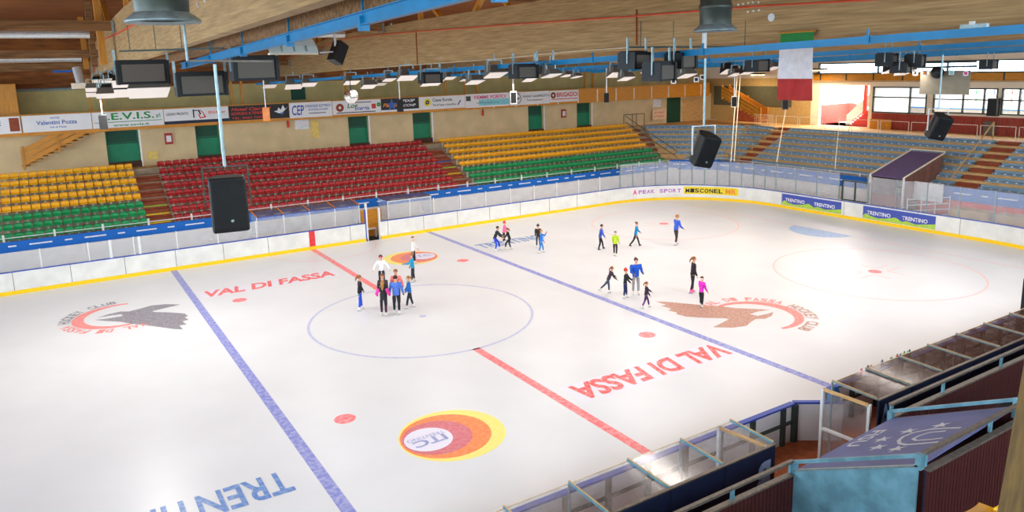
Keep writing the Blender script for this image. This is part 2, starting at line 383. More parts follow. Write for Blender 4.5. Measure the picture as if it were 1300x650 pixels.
def curved_advert(label, a0, a1, z0, z1, ground, words):
    t = thing('board_advert', label, 'advert', (*arcpt(a0), z0)); q = MB(); n = 12
    for i in range(n):
        A, B = a0+(a1-a0)*i/n, a0+(a1-a0)*(i+1)/n
        q.face([(*arcpt(A, .012), z0), (*arcpt(B, .012), z0), (*arcpt(B, .012), z1), (*arcpt(A, .012), z1)])
    q.build('advert_panel', ground, t)
    for body, f0, f1, z, h, m in words:
        n_ = len(body)
        for i, ch in enumerate(body):
            if ch == ' ': continue
            A = a0+(a1-a0)*(f0+(f1-f0)*(i)/n_); A2 = a0+(a1-a0)*(f0+(f1-f0)*(i+.86)/n_)
            p, p2 = Vector((*arcpt(A, .02), z)), Vector((*arcpt(A2, .02), z))
            text('advert_letters', ch, m, p, p2-p, (0, 0, 1), (p2-p).length, h, t, bold=.035)
a_ = lambda x, y: math.atan2(y-(W-R), x-(XE-R))
curved_advert('white curved board advert with pink and violet PEAK SPORT lettering', a_(23.62, 14.21), a_(26.35, 11.81), .42, .92, M['vinyl'],
              [('PEAK SPORT', .12, .98, .55, .26, mat('violet ink', (176, 120, 190), rough=.5)), ('A', 0, .1, .52, .34, M['ink_p'])])
curved_advert('yellow curved board advert reading MISCONEL in black', a_(26.4, 11.75), a_(28.85, 9.16), .42, .96, M['ink_y'],
              [('MISCONEL', .03, .72, .54, .28, M['blackv']), ('MR', .76, .98, .52, .34, M['ink_o'])])

# glass on the far boards: low along the side, tall round the end
def glass_run(label, pts, z1, seg, post_m, postw=.04, z0=H):
    t = thing('glass_screen', label, 'glass screen', (*pts[0], z0)); 
    q = MB(); ps = []
    for a, b in zip(pts[:-1], pts[1:]):
        a, b = Vector((*a, 0)), Vector((*b, 0)); L_ = (b-a).length; n = max(1, round(L_/seg))
        d = (b-a)/n; nn = Vector((d.y, -d.x, 0)).normalized()
        for i in range(n):
            p = a+d*i; ps.append(p); g = d.normalized()*.03
            q.prism([p+g+Vector((0, 0, z0)), p+d-g+Vector((0, 0, z0)), p+d-g+Vector((0, 0, z1)), p+g+Vector((0, 0, z1))], nn*.012)
    ps.append(Vector((*pts[-1], 0)))
    q.build('glass_pane', M['glass'], t)
    for p in ps: MB().b2((p.x-postw/2, p.y-postw/2, z0), (p.x+postw/2, p.y+postw/2, z1+.03)).build('post', post_m, t)
    return t
glass_run('low clear glass on the far boards beside the small green and yellow seat block', [(-21, W+.05), (-3.0, W+.05)], 2.0, 1.9, M['steel'], .05)
glass_run('low clear glass on the far boards from second bench shelter to tall corner glass', [(7.7, W+.05), (22.6, W+.05)], 2.05, 1.9, M['steel'], .05)
cg = [p for p in rink_outline(.05) if p[0] > 22.5 and p[1] > -9]
cg = [(22.6, W+.02)]+cg[1:]
cg = [p for p in cg if not (p[0] > 29 and p[1] < 6)]
glass_run('tall clear glass round the curved far corner of the rink', cg+[(XE+.05, 1.75)], 2.8, 1.75, M['galv'], .05)
glass_run('tall clear glass at the rink end in front of the entrance tunnel', [(XE+.05, -.2), (XE+.05, -11)], 2.78, 1.95, M['galv'], .05)
# white double posts on far boards, gate
for i, x in enumerate((-10.05, -8.75)):
    MB().b2((x-.06, W+.03, H), (x+.06, W+.13, 2.0)).build('gate_post', M['steel']); tag(bpy.data.objects[-1] if False else C.objects[-1], 'thick white post on far boards, %s the long bench shelter' % ('farther from' if i == 0 else 'nearer to'), 'post')
g = thing('board_gate', 'open gate frame with blue edge in the far boards, orange boards behind', 'gate', (3.7, W, 0))
for x in (3.3, 4.1): MB().b2((x-.05, W-.02, 0), (x+.05, W+.16, 2.25 if x < 4 else 1.9)).build('gate_post', M['steel'], g)
MB().b2((3.2, W-.03, 0), (3.25, W+.1, 1.9)).build('edge_strip', M['cap'], g)
MB().b2((3.4, W+1.2, 0), (4.7, W+1.26, 1.65)).build('timber_screen', M['orange'], g)
q = MB().b2((3.5, W+.8, .5), (4.2, W+1.1, .56)); 
for x in (3.53, 4.15): q.b2((x, W+.82, 0), (x+.04, W+1.08, .5))
tag(q.build('small_table', M['steel']), 'small white table standing in the open gate of the far boards', 'table')
def shelter(label, x0, x1, yb, zf, zb, roofm, nb):
    t = thing('bench_shelter', label, 'bench shelter', ((x0+x1)/2, W+.15, 0), group='penalty bench shelters')
    yf = W+.2
    q = MB(); q.prism([(x0, yf-.05, zf), (x1, yf-.05, zf), (x1, yb, zb), (x0, yb, zb)], (0, 0, .02)); q.build('roof_sheet', roofm, t)
    q = MB()
    for x in np.linspace(x0, x1, nb+1):
        q2 = MB(); q2.bar((x, yf, zf+.03), (x, yb, zb+.03), .05, .04); q2.build('roof_bar', M['ink_o'] if nb > 2 else M['rail'], t)
    for x in np.linspace(x0, x1, nb+1): MB().b2((x-.02, yf-.02, H), (x+.02, yf+.02, zf)).build('post', M['steel'], t)
    MB().b2((x0, yf, H), (x1, yf+.012, zf)).build('front_glass', M['glass'], t)
    for x in (x0, x1): MB().b2((x-.006, yf, H), (x+.006, yb, zf)).build('side_glass', M['glass'], t)
    MB().b2((x0, yf-.03, zf-.05), (x1, yf+.03, zf)).build('front_beam', M['cap'] if nb > 2 else M['steel'], t)
    q = MB().b2((x0+.3, yb-.45, .42), (x1-.3, yb-.1, .47)); q.b2((x0+.3, yb-.12, .47), (x1-.3, yb-.08, .95)); q.build('bench', M['pale'], t)
    for x in (x0+.5, (x0+x1)/2, x1-.5): MB().b2((x-.03, yb-.4, 0), (x+.03, yb-.15, .42)).build('bench_leg', M['steel'], t)
shelter('long bench shelter with smoked roof and orange bars behind the red centre mark', -2.9, 2.95, 15.9, 2.2, 2.34, M['tint'], 4)
shelter('bench shelter with brown roof beside the open gate, nearer the rink end', 4.75, 7.6, 16.0, 2.2, 2.2, M['tint'], 2)

# ------------------------------------------------------------------ far grandstand
Z0, DZ, DY = 1.5, .36, .75
def row(o):
    return [(-26, 17.9+o), (30.5+.476*o, 17.9+o), (33.25+o, 14.75+.36*o), (33.25+o, -18)]
stand = MB()
for k in range(8):
    a, b = row(DY*k), row(DY*(k+1)); z = Z0+DZ*k; zb = Z0-1.5 if k == 0 else z-DZ
    for i in range(3):
        stand.face([(*a[i], zb), (*a[i+1], zb), (*a[i+1], z), (*a[i], z)], 1)
        stand.face([(*a[i], z), (*a[i+1], z), (*b[i+1], z), (*b[i], z)], 0)
a, b = row(6.0), row(13.5)
for i in range(3): stand.face([(*a[i], 4.02), (*a[i+1], 4.02), (*a[i+1], 4.38), (*a[i], 4.38)], 1); stand.face([(*a[i], 4.38), (*a[i+1], 4.38), (*b[i+1], 4.38), (*b[i], 4.38)], 2)
stand = stand.build('grandstand_steps', [M['concrete'], M['riser'], M['tanstep']]); struct(stand, 'concrete steps of the far grandstand')
# timber nosing boards on the grey seat terraces
for k in range(8):
    a, b = row(DY*k-.02), row(DY*k+.42); z = Z0+DZ*k+.005; q = MB()
    for i in (1, 2):
        p0 = Vector((*a[i], z)); p1 = Vector((*a[i+1], z)); p2 = Vector((*b[i+1], z)); p3 = Vector((*b[i], z))
        if i == 1: f = .45*(k == 99); 
        q.prism([p0-Vector((0, 0, .14)), p1-Vector((0, 0, .14)), p2-Vector((0, 0, .14)), p3-Vector((0, 0, .14))], (0, 0, .34))
    q.build('bench_board', M['tanstep'], stand)
# aisle blocks: three coloured half steps here and there, brown elsewhere
AI = [(-7.85, -6.5), (11.45, 12.85)]
colr = {0: {3: 'lime', 2: 'ink_y', 1: 'ink_y', 0: 'banner'}, 1: {5: 'banner', 4: 'lime', 3: 'ink_y', 1: 'banner', 0: 'banner'}}
for ai, (x0, x1) in enumerate(AI):
    for k in range(8):
        y = 17.9+DY*k; z = Z0+DZ*k
        if k < 7: MB().b2((x0, y+.42, z), (x1, y+DY+.02, z+.19)).build('aisle_step', M['brown'], stand)
        MB().b2((x0, y-.02, z-DZ+.02), (x1, y, z-.03)).build('aisle_riser', M['brown'], stand)
        c = colr[ai].get(k)
        if c: MB().b2((x0+.05, y-.03, z-.04), (x1-.1, y+.28, z+.012)).build('step_nosing', M[c], stand)
for k in range(8):       # aisles on the turned part of the stand
    z = Z0+DZ*k
    x = 33.25+DY*k
    MB().b2((x+.4, 12.6, z), (x+.74, 13.8, z+.42)).build('aisle_step', M['brown'], stand)
    MB().b2((x+.4, -4.25, z), (x+.74, -2.95, z+.42)).build('aisle_step', M['brown'], stand)
    p = Vector((*row(DY*k)[1], z)); q = Vector((*row(DY*k)[2], z)); d = (q-p).normalized(); n = Vector((-d.y, d.x, 0))
    MB().box((31.2+.06*k, 18.2+DY*k, z), (1.3, .5, .36)).build('aisle_step', M['brown'], stand)

# seats -----------------------------------------------------------
def seat_mesh(name, m, kind):
    q = MB(); w = .40
    if kind == 'bucket':     # rounded shell
        prof = [(-.20, .40), (-.21, .44), (-.10, .425), (.05, .43), (.13, .48), (.16, .60), (.175, .70), (.165, .735), (.14, .72)]
    elif kind == 'square':
        prof = [(-.19, .41), (-.20, .45), (-.05, .44), (.10, .45), (.15, .50), (.155, .64), (.16, .73), (.13, .74)]
    else:
        prof = [(-.17, .40), (-.19, .45), (-.05, .455), (.1, .46), (.17, .50), (.19, .56), (.16, .57)]
    if kind == 'square' or m is M['gseat']: prof = [(y, .46+(z-.40)*.84) for y, z in prof]
    elif kind == 'bucket': prof = [(y, .43+(z-.40)*.93) for y, z in prof]
    else: prof = [(y, .22+(z-.40)*1.35) for y, z in prof]; w = .46
    cols = [-1, -.92, -.6, 0, .6, .92, 1]; n = len(cols)
    for j, (y, z) in enumerate(prof):
        for c in cols:
            e = abs(c)**3; x = c*w/2
            if kind == 'bucket':
                top = max(0, (z-.64)/.1); x *= 1-.28*top**2; yy = y-.05*e*(1 if z > .56 else .3); zz = z+.03*e*(z < .56)-.03*e*top
            else:
                yy = y-.02*e; zz = z+.02*e*(z < .5)-.02*e*max(0, (z-.65)/.1)*(kind != 'low')
            q.v.append((x, yy, zz))
    for j in range(len(prof)-1):
        for i in range(n-1): q.f.append((j*n+i, j*n+i+1, (j+1)*n+i+1, (j+1)*n+i)); q.m.append(0)
    # back skin and bracket
    b = len(q.v)
    for j, (y, z) in enumerate(prof):
        for c in (-1, 1): q.v.append((c*w/2*.96, y+.02, z-.02))
    for j in range(len(prof)-1): q.f.append((b+2*j, b+2*j+2, b+2*j+3, b+2*j+1)); q.m.append(0)
    if kind != 'low': q.b2((-.05, .0, 0), (.05, .1, .47), mi=1)
    else: q.b2((-.2, -.12, .18), (.2, .12, .24), mi=1)
    if kind == 'low': q.b2((-.05, -.2, .27), (.05, -.13, .33), mi=2)
    me = q.mesh(name); me.materials.append(m); me.materials.append(M['concrete']); me.materials.append(M['plug'])
    me.polygons.foreach_set('material_index', q.m); me.polygons.foreach_set('use_smooth', [i == 0 for i in q.m])
    return me
YS, GS, RS, BS = seat_mesh('yellow_seat', M['yseat'], 'square'), seat_mesh('green_seat', M['gseat'], 'bucket'), seat_mesh('red_seat', M['rseat'], 'bucket'), seat_mesh('grey_seat', M['bseat'], 'low')
ORD = 'zeroth first second third fourth fifth sixth seventh eighth ninth tenth eleventh twelfth thirteenth fourteenth fifteenth sixteenth seventeenth eighteenth nineteenth twentieth'.split()
TENS = {2: 'twenty', 3: 'thirty', 4: 'forty', 5: 'fifty'}
def ordw(n):
    if n <= 20: return ORD[n]
    if n % 10 == 0: return {3: 'thirtieth', 4: 'fortieth', 5: 'fiftieth'}[n//10]
    return TENS[n//10]+'-'+ORD[n % 10]
def rown(k): return ['front', 'second', 'third', 'fourth', 'fifth', 'sixth', 'seventh', 'top'][k]
def put(me, name, label, group, x, y, z, rz=0.):
    o = bpy.data.objects.new(name, me); C.objects.link(o); o.location = (x, y, z); o.rotation_euler.z = rz
    o['label'] = label; o['category'] = 'seat'; o['group'] = group
SP = .447
for k in range(8):
    y = 17.9+DY*k+.42; z = Z0+DZ*k
    me, nm, cn = (GS, 'green_stadium_chair', 'green') if k < 3 else (YS, 'yellow_stadium_chair', 'yellow')
    for j in range(16):
        x = -8.07-SP*j
        if j == 15 and k > 5: continue
        put(me, nm, '%s seat, %s row of the far left block, %s from the stairs' % (cn, rown(k), ordw(j+1)), '%s seats of the far left block' % cn, x, y, z)
    n = 40
    for j in range(n):
        x = -6.28+(11.25+6.28)*j/(n-1)
        put(RS, 'red_stadium_chair', 'red seat, %s row of the red block, %s from the stairs nearer the boards speaker' % (rown(k), ordw(j+1)) if False else 'red seat, %s row of the red block, %s from its stairs by the small block' % (rown(k), ordw(j+1)), 'red seats of the middle block', x, y, z)
    xe = 30.55+.476*DY*k*.25; j = 0; x = 13.1; st = SP
    while x < xe:
        put(me, nm, '%s seat, %s row of the long block, %s from the red block stairs' % (cn, rown(k), ordw(j+1)), '%s seats of the long block beyond the red seats' % cn, x, y, z)
        j += 1; x += st
greys = []
for k in range(8):
    o = DY*k+.22; z = Z0+DZ*k; p = [Vector((*q, z)) for q in row(o)]
    d = (p[2]-p[1]).normalized(); L_ = (p[2]-p[1]).length; s = (1.5 if k < 99 else 1.); j = 0
    s0 = max(0, (32.2-p[1].x)/d.x) + (.2)
    while s0 < L_-.2:
        q = p[1]+d*s0; greys.append((q, math.atan2(d.y, d.x)+0, 'grey seat, %s row of the corner block, %s from the stairs by the green seats' % (rown(k), ordw(j+1)), k)); s0 += .5; j += 1
    y = p[2].y-.25; j = 0
    while y > 14.0: greys.append((Vector((p[2].x, y, z)), -PI/2, 'grey seat, %s row of the corner block, short straight run, %s from the bend' % (rown(k), ordw(j+1)), k)); y -= .5; j += 1
    for j in range(31):
        greys.append((Vector((p[2].x, 12.35-.5*j, z)), -PI/2, 'grey seat, %s row facing the goal, %s from the corner stairs' % (rown(k), ordw(j+1)), k))
    for j in range(16):
        greys.append((Vector((p[2].x, -4.6-.5*j, z)), -PI/2, 'grey seat, %s row past the far stairs, %s from them' % (rown(k), ordw(j+1)), k))
def hidden(g):   # behind the entrance tunnel
    return g[3] < 3 and -1.6 < g[0].y < .6
greys = [g for g in greys if not hidden(g)]
greys.sort(key=lambda g: (Vector(CP)-g[0]).length)
for g in greys[:300]: put(BS, 'grey_stadium_chair', g[2], 'grey blue low seats at the rink end', g[0].x, g[0].y, g[0].z, g[1])
vs, fs, ms = [], [], []
for g in greys[300:]:
    b = len(vs); Rm = Matrix.Translation(g[0]) @ Matrix.Rotation(g[1], 4, 'Z')
    vs += [tuple(Rm @ v.co) for v in BS.vertices]; fs += [tuple(b+i for i in p.vertices) for p in BS.polygons]; ms += [p.material_index for p in BS.polygons]
me = bpy.data.meshes.new('distant_grey_seats'); me.from_pydata(vs, [], fs)
for m in BS.materials: me.materials.append(m)
me.polygons.foreach_set('material_index', ms)
o = bpy.data.objects.new('distant_grey_seats', me); C.objects.link(o); tag(o, 'farther grey blue low seats filling the rest of the end terraces', 'seats', kind='stuff')

# front parapet of the stand with blue banner strip and low rail
par = lambda o: [(-26, 17.55+o), (30.3, 17.55+o), (32.9+o, 14.75+o*.3), (32.9+o, 1.9)]
struct(sweep('wall_parapet', par, [(0, 0), (0, 1.55), (.1, 1.55), (.1, 0)], mat('corridor white', (226, 218, 210), rough=.8, vary=.05)), 'low wall under the blue banner at the front of the grandstand')
par2 = lambda o: [(32.9+o, -.9), (32.9+o, -18)]
struct(sweep('wall_parapet', par2, [(0, 0), (0, 1.55), (.1, 1.55), (.1, 0)], M['wred']), 'red and beige low wall beyond the entrance tunnel')
def strip(label, pts, z0, z1, L):
    t = thing('banner_strip', label, 'banner', (*pts[0], z0)); q = MB(); ws = MB()
    for a, b in zip(pts[:-1], pts[1:]):
        a, b = Vector((*a, 0)), Vector((*b, 0)); d = (b-a); n = Vector((d.y, -d.x, 0)).normalized()
        q.prism([a+Vector((0, 0, z0)), b+Vector((0, 0, z0)), b+Vector((0, 0, z1)), a+Vector((0, 0, z1))], n*.02)
        u = d.normalized(); s = .3
        while s < d.length-1.8:
            for ln in (1.0, .35):
                p = a+u*s+n*.022+Vector((0, 0, (z0+z1)/2)); ws.face([p, p+u*ln, p+u*ln+Vector((0, 0, .07)), p+Vector((0, 0, .07))]); s += ln+.55
    q.build('banner_cloth', M['banner'], t); ws.build('white_text', M['ink_w'], t)
strip('long blue banner with small white writing under the far stand seats', [(-26, 17.53), (30.3, 17.53)], 1.42, 1.96, 1)
strip('blue banner at the rink end between corner and entrance tunnel', [(30.4, 17.5), (32.85, 14.7), (32.85, 1.9)], 1.42, 2.2, 1)
strip('blue banner at the rink end beyond the entrance tunnel', [(32.85, -.9), (32.85, -18)], 1.45, 2.25, 1)
t = thing('stand_rail', 'thin white steel rail along the front of the far stand', 'rail', (-26, 17.7, 1.96))
q = MB().bar((-26, 17.7, 2.12), (30.3, 17.7, 2.12), .04, .04).bar((30.3, 17.7, 2.12), (33.0, 14.8, 2.3), .04, .04).bar((33.0, 14.8, 2.35), (33., 1.9, 2.35), .04, .04); q.build('rail_bar', M['steel'], t)
for x in np.arange(-14.5, 30, 2.2): MB().b2((x-.05, 17.66, 1.5), (x+.05, 17.72, 2.3)).build('rail_post', M['steel'], t)
for y in np.arange(13.5, 2, -2.2): MB().b2((32.97, y-.05, 1.5), (33.03, y+.05, 2.4)).build('rail_post', M['steel'], t)
# stuff seen behind the end glass: white and brown timber benches
for i, (y, m, lab) in enumerate(((-5.2, 'orange', 'plain timber box beside the tunnel wall behind the end glass'), (-7.6, 'orange', 'plain timber box farther along behind the end glass'))):
    q = MB().b2((31.6, y-1.0, 0), (32.4, y+1.0, 1.15)); q.b2((31.55, y-1.05, 1.15), (32.45, y+1.05, 1.2)); tag(q.build('timber_box', M['tanstep']), lab, 'box')

# entrance tunnel at the rink end
t = thing('entrance_tunnel', 'brown entrance tunnel with sloping violet roof behind the end glass', 'tunnel', (32.6, -.4, 0))
ya, yb = .52, -1.52
for y in (ya, yb): 
    q = MB(); q.prism([(31.2, y, 0), (35.3, y, 0), (35.3, y, 3.75), (31.2, y, 2.62)], (0, -.06 if y > 0 else .06, 0)); q.build('side_wall', mat('tunnel wall', (132, 84, 70), rough=.7, vary=.2, scale=2), t)
q = MB(); q.prism([(31.15, ya+.05, 2.62), (31.15, yb-.05, 2.62), (35.35, yb-.05, 3.78), (35.35, ya+.05, 3.78)], (0, 0, .05)); q.build('roof', mat('violet roof felt', (104, 84, 128), rough=.8, vary=.12), t)
q = MB(); 
for y in (ya+.08, yb-.08): q.bar((31.1, y, 2.72), (35.4, y, 3.88), .07, .07)
q.bar((35.4, ya+.1, 3.95), (35.4, yb-.1, 3.95), .07, .07); q.build('edge_rail', M['pale'], t)
for y in (ya+.05, yb-.05): MB().b2((31.1, y-.05, 0), (31.2, y+.05, 2.7)).build('corner_post', M['steel'], t)
MB().b2((31.22, yb+.06, 0), (31.26, ya-.06, 1.55)).build('front_panel', mat('tunnel front', (150, 78, 66), rough=.6, vary=.1), t)
MB().b2((31.24, yb+.5, 1.5), (31.27, ya-.1, 2.5)).build('front_window', M['tint'], t)
g = thing('metal_gate', 'dark framed double metal gate standing in a gap of the end glass', 'gate', (XE+.3, .8, H))
for y in (1.66, .8, -.1): MB().b2((XE+.25, y-.04, H), (XE+.35, y+.04, 2.35)).build('gate_post', M['ftrim'], g)
MB().b2((XE+.25, -.1, 2.3), (XE+.35, 1.66, 2.38)).build('top_bar', M['ftrim'], g)
MB().b2((XE+.25, -.1, H), (XE+.35, 1.66, H+.06)).build('bottom_bar', M['ftrim'], g)
MB().b2((XE+.29, -.06, H), (XE+.31, 1.62, 2.3)).build('mesh_infill', M['glass'], g)
# white railing near tunnel
t = thing('ramp_railing', 'white steel ramp railing behind the end glass, beside the tunnel', 'railing', (31.6, -2.8, 0))
q = MB()
for z in (.35, .7, 1.05, 1.4): q.bar((31.3, -1.8, z), (32.6, -3.6, z+.25), .05, .05)
q.build('rail_bar', M['steel'], t)
for i in range(4): MB().tube((31.3+.43*i, -1.8-.6*i, 0), (31.3+.43*i, -1.8-.6*i, 1.5+.08*i), .03).build('rail_post', M['steel'], t)
q = MB().b2((32.3, -1.55, 1.3), (32.36, -3.3, 2.4)); tag(q.build('notice_panel', M['paper']), 'pale notice panel fixed beside the entrance tunnel', 'notice')

# ------------------------------------------------------------------ far wall with green doors
YW = 25.2; ZC = 4.38; ZW = 9.7
doors = [(-9.0, -7.15), (-3.85, -2.35), (6.45, 8.0), (11.5, 13.1), (21.9, 23.45), (26.9, 28.5)]
xs = [-34]+[v for d in doors for v in d]+[44]
wall = MB()
for i in range(0, len(xs), 2): wall.b2((xs[i], YW, 0), (xs[i+1], YW+.25, 6.9))
for a, b in doors: wall.b2((a, YW, 0), (b, YW+.25, ZC+.02)); wall.b2((a, YW, 6.85), (b, YW+.25, 6.9))
for a, b in doors:   # recess sides and back
    wall.b2((a-.1, YW+.25, ZC), (a, YW+1.0, 6.9)); wall.b2((b, YW+.25, ZC), (b+.1, YW+1., 6.9)); wall.b2((a, YW+.9, ZC), (b, YW+1.1, 6.9))
struct(wall.build('wall_far', M['beige']), 'beige far wall behind the grandstand')
for i, (a, b) in enumerate(doors):
    t = bpy.data.objects.new('door_%d' % (i+1), None); C.objects.link(t); t.location = ((a+b)/2, YW+.3, ZC); t['world_built'] = 1; struct(t, 'green double door with upper glazing in the far wall')
    MB().b2((a+.02, YW+.3, ZC+.35), (b-.02, YW+.36, 6.85)).build('door_leaf', M['green'], t)
    MB().b2((a+.1, YW+.285, 5.95), (b-.1, YW+.3, 6.75)).build('door_glass', M['dgreen'], t)
    MB().b2((a+.05, YW+.27, 5.85), (b-.05, YW+.3, 5.92)).build('door_bar', M['dgreen'], t)
    MB().b2((a, YW-.02, ZC), (b, YW+.45, ZC+.36)).build('door_step', mat('dark brown step', (80, 48, 34), rough=.7), t)
    MB().b2((b-.02, YW-.01, ZC), (b+.08, YW+.02, 6.85)).build('door_jamb', M['white'], t)
# small things on the far wall
def wallthing(name, label, cat, px, py, w, h, m, extra=None, y=YW):
    p = ony(px, py, y); q = MB().b2((p.x-w/2, y-.05, p.z-h/2), (p.x+w/2, y-.001, p.z+h/2)); o = q.build(name, m, origin=(p.x, y, p.z-h/2)); tag(o, label, cat)
    if extra: MB().b2((p.x-w*.3, y-.06, p.z-h*.3), (p.x+w*.3, y-.05, p.z+h*.1)).build('hose_window', extra, None).parent = None
    return o, p
def hosebox(label, px, py):
    p = ony(px, py, YW); t = thing('fire_hose_box', label, 'fire hose box', (p.x, YW, p.z-.35))
    MB().b2((p.x-.22, YW-.12, p.z-.35), (p.x+.22, YW, p.z+.35)).build('box_body', mat('hose box red', (170, 40, 36), rough=.5), t)
    MB().b2((p.x-.14, YW-.13, p.z-.2), (p.x+.14, YW-.12, p.z+.2)).build('box_window', M['paper'], t)
hosebox('red fire hose box between the first two green doors from the left end', 214, 176)
hosebox('dark red fire hose box between the last two green doors', 715, 144)
def extinguisher(label, px, py):
    p = ony(px, py, YW); q = MB().lathe((p.x, YW-.12, p.z-.25), [(.001, 0), (.08, 0), (.085, .05), (.085, .38), (.03, .48), (.001, .48)], 12)
    t = thing('fire_extinguisher', label, 'fire extinguisher', (p.x, YW-.12, p.z-.25)); q.build('cylinder_body', M['ink_r'], t, smooth=True)
    MB().b2((p.x-.02, YW-.2, p.z+.22), (p.x+.02, YW-.08, p.z+.3)).build('valve', M['black'], t)
extinguisher('red fire extinguisher on the wall beside the white notice', 365, 157)
extinguisher('red fire extinguisher under the pink and teal banner', 612, 143)
wallthing('wall_notice', 'large white notice on the beige wall under the round initials banner', 'notice', 383, 157, .95, .75, M['paper'])
wallthing('wall_notice', 'yellow notice sheet beside the large white notice', 'notice', 400, 164, .5, 1.2, M['ypaper'])
wallthing('wall_notice', 'yellow poster low on the wall near first green door', 'notice', 194, 197, .6, .5, M['ypaper'])
wallthing('wall_notice', 'pale sheet on wall under the far orange balcony boards', 'notice', 834, 131, .95, .7, M['paper'])
t = wallthing('fold_sign', 'white sign board with red writing leaning on the far walkway', 'sign', 837, 145, 1.7, .95, mat('sign cream', (240, 206, 168), rough=.6), y=YW-.3)[0]
p = ony(837, 145, YW-.35)
for j, bdy in enumerate(('PATTINAGGIO', 'INGRESSO')):
    text('sign_letters', bdy, M['ink_r'], (p.x-.6, YW-.36, p.z+.08-.32*j), (1, 0, 0), (0, 0, 1), 1.2, .14, None).parent = t; C.objects[-1].matrix_parent_inverse = Matrix.Translation(-t.location)

# balcony with orange boards and the row of banners
YB = 24.0; ZB0, ZB1 = 6.9, 7.98
bal = thing('balcony', 'varnished orange timber balcony along the far wall above the doors', 'balcony', (0, YB, ZB0))
MB().b2((-26, YB, ZB0-.14), (41.6, YW, ZB0)).build('balcony_floor', M['orange'], bal)
MB().b2((-26, YB-.03, ZB0-.02), (41.6, YB, ZB0+.98)).build('balcony_boards', M['orange'], bal)
MB().b2((-26, YB-.06, ZB1-.1), (41.6, YB+.04, ZB1)).build('hand_rail', M['orangev'], bal)
for x in np.arange(-19, 41, 2.05): MB().b2((x-.04, YB-.09, ZB0-.1), (x+.04, YB-.03, ZB0+.95)).build('baluster', M['pale'] if x > 17 else M['orangev'], bal)
zu = ony(50, 115, YW+.9).z
struct(MB().b2((-34, YW+.9, zu), (46, YW+1.1, 14)).build('wall_boarding', M['deck']), 'brown boarding high on the far wall')
MBp = MB().tube((-34, YW+.8, zu+.05), (-10.2, YW+.8, zu+.05), .09, n=10); tag(MBp.build('wall_pipe', M['galv']), 'long steel pipe along the upper far wall at left', 'pipe')
struct(MB().b2((-34, YW+.9, ZB1-1), (46, YW+1.1, zu)).build('wall_upper', M['olive']), 'olive plaster wall above the balcony')
for px in (112, 127, 293, 306, 438, 590, 605, 565, 742, 752):
    p = ony(px, 110, YB+.6); MB().b2((p.x-.07, YB+.5, ZB1-.8), (p.x+.07, YB+.64, 9.9)).build('balcony_post', M['orangev'], bal)
MB().b2((-16.5, YB+.3, ZB0), (-13.2, YB+1.1, 9.7)).build('balcony_cabin', M['orangev'], bal)
wallthing('upper_door', 'dark green door high on the wall above the round initials banner', 'door', 378, 113, 1.0, 1.5, M['dgreen'], y=YW+.9)
# banners
def px2x(px): return ony(px, 140, YB-.1).x
def banner(label, px0, px1, ground, items, z0=ZB0+.06, z1=ZB1-.08):
    x0, x1 = px2x(px0), px2x(px1); y = YB-.115
    t = thing('advert_banner', label, 'banner', (x0, y, z0), group='banners on the balcony front')
    MB().b2((x0+.02, y, z0), (x1-.02, y+.02, z1)).build('banner_cloth', ground, t)
    w = x1-x0; h = z1-z0
    for it in items:
        if it[0] == 't': _, s, fx, fz, fw, fh, m, sh = it; text('banner_letters', s, M[m], (x0+fx*w, y, z0+fz*h), (1, 0, 0), (0, 0, 1), fw*w, fh*h, t, shear=sh, bold=.02)
        elif it[0] == 'b': _, fx, fz, fw, fh, m = it; MB().b2((x0+fx*w, y-.006, z0+fz*h), (x0+(fx+fw)*w, y, z0+(fz+fh)*h)).build('banner_patch', M[m], t)
        elif it[0] == 'p': _, pts, m = it; MB().prism([(x0+a*w, y-.008, z0+b*h) for a, b in pts], (0, .004, 0)).build('banner_figure', M[m], t)
        elif it[0] == 'o':
            _, fx, fz, r0, r1, m = it; q = MB(); n = 28
            for i in range(n):
                a, b = 2*PI*i/n, 2*PI*(i+1)/n
                q.face([(x0+fx*w+r*h*math.cos(u), y-.005, z0+fz*h+r*h*math.sin(u)) for r, u in ((r0, a), (r1, a), (r1, b), (r0, b))])
            q.build('banner_ring', M[m], t)
banner('white banner end with brown leaf picture, cut by the left frame edge', -30, 24, M['vinyl'], [('t', 'E', .42, .5, .1, .3, 'ink_k', 0), ('b', .72, .12, .24, .8, 'brown')])
banner('white banner reading Valentini Pozza in thin blue letters', 25, 115, M['vinyl'], [('t', 'Valentini Pozza', .2, .42, .58, .24, 'ink_b', 0), ('t', 'HOTEL', .4, .76, .14, .1, 'ink_b', 0), ('t', 'Val di Fassa', .38, .2, .24, .1, 'ink_b', 0)])
banner('white banner reading S.E.V.I.S. in large green letters', 115, 207, M['vinyl'], [('t', 'S.E.V.I.S.', .1, .5, .76, .42, 'ink_g', 0), ('t', 'www.sevis.it', .28, .07, .5, .16, 'ink_g', 0), ('b', .03, .33, .94, .04, 'ink_g'), ('t', 'srl', .89, .5, .06, .3, 'ink_g', 0)])
banner('white banner with outlined blue and red emblem and blue bottom stripe', 207, 290, M['vinyl'], [('b', 0, 0, 1, .2, 'navy'), ('t', 'LEGNO PRONTO', .04, .58, .33, .16, 'ink_k', 0), ('t', 'EDILRE srl', .68, .58, .26, .16, 'ink_r', 0), ('p', [(.44, .35), (.46, .35), (.46, .9), (.44, .9)], 'navy'), ('p', [(.44, .86), (.54, .86), (.57, .55), (.55, .55), (.52, .8), (.44, .8)], 'navy'), ('p', [(.52, .6), (.54, .28), (.64, .34), (.6, .7), (.56, .84), (.54, .84), (.59, .66), (.61, .4), (.55, .36), (.54, .6)], 'ink_r')])
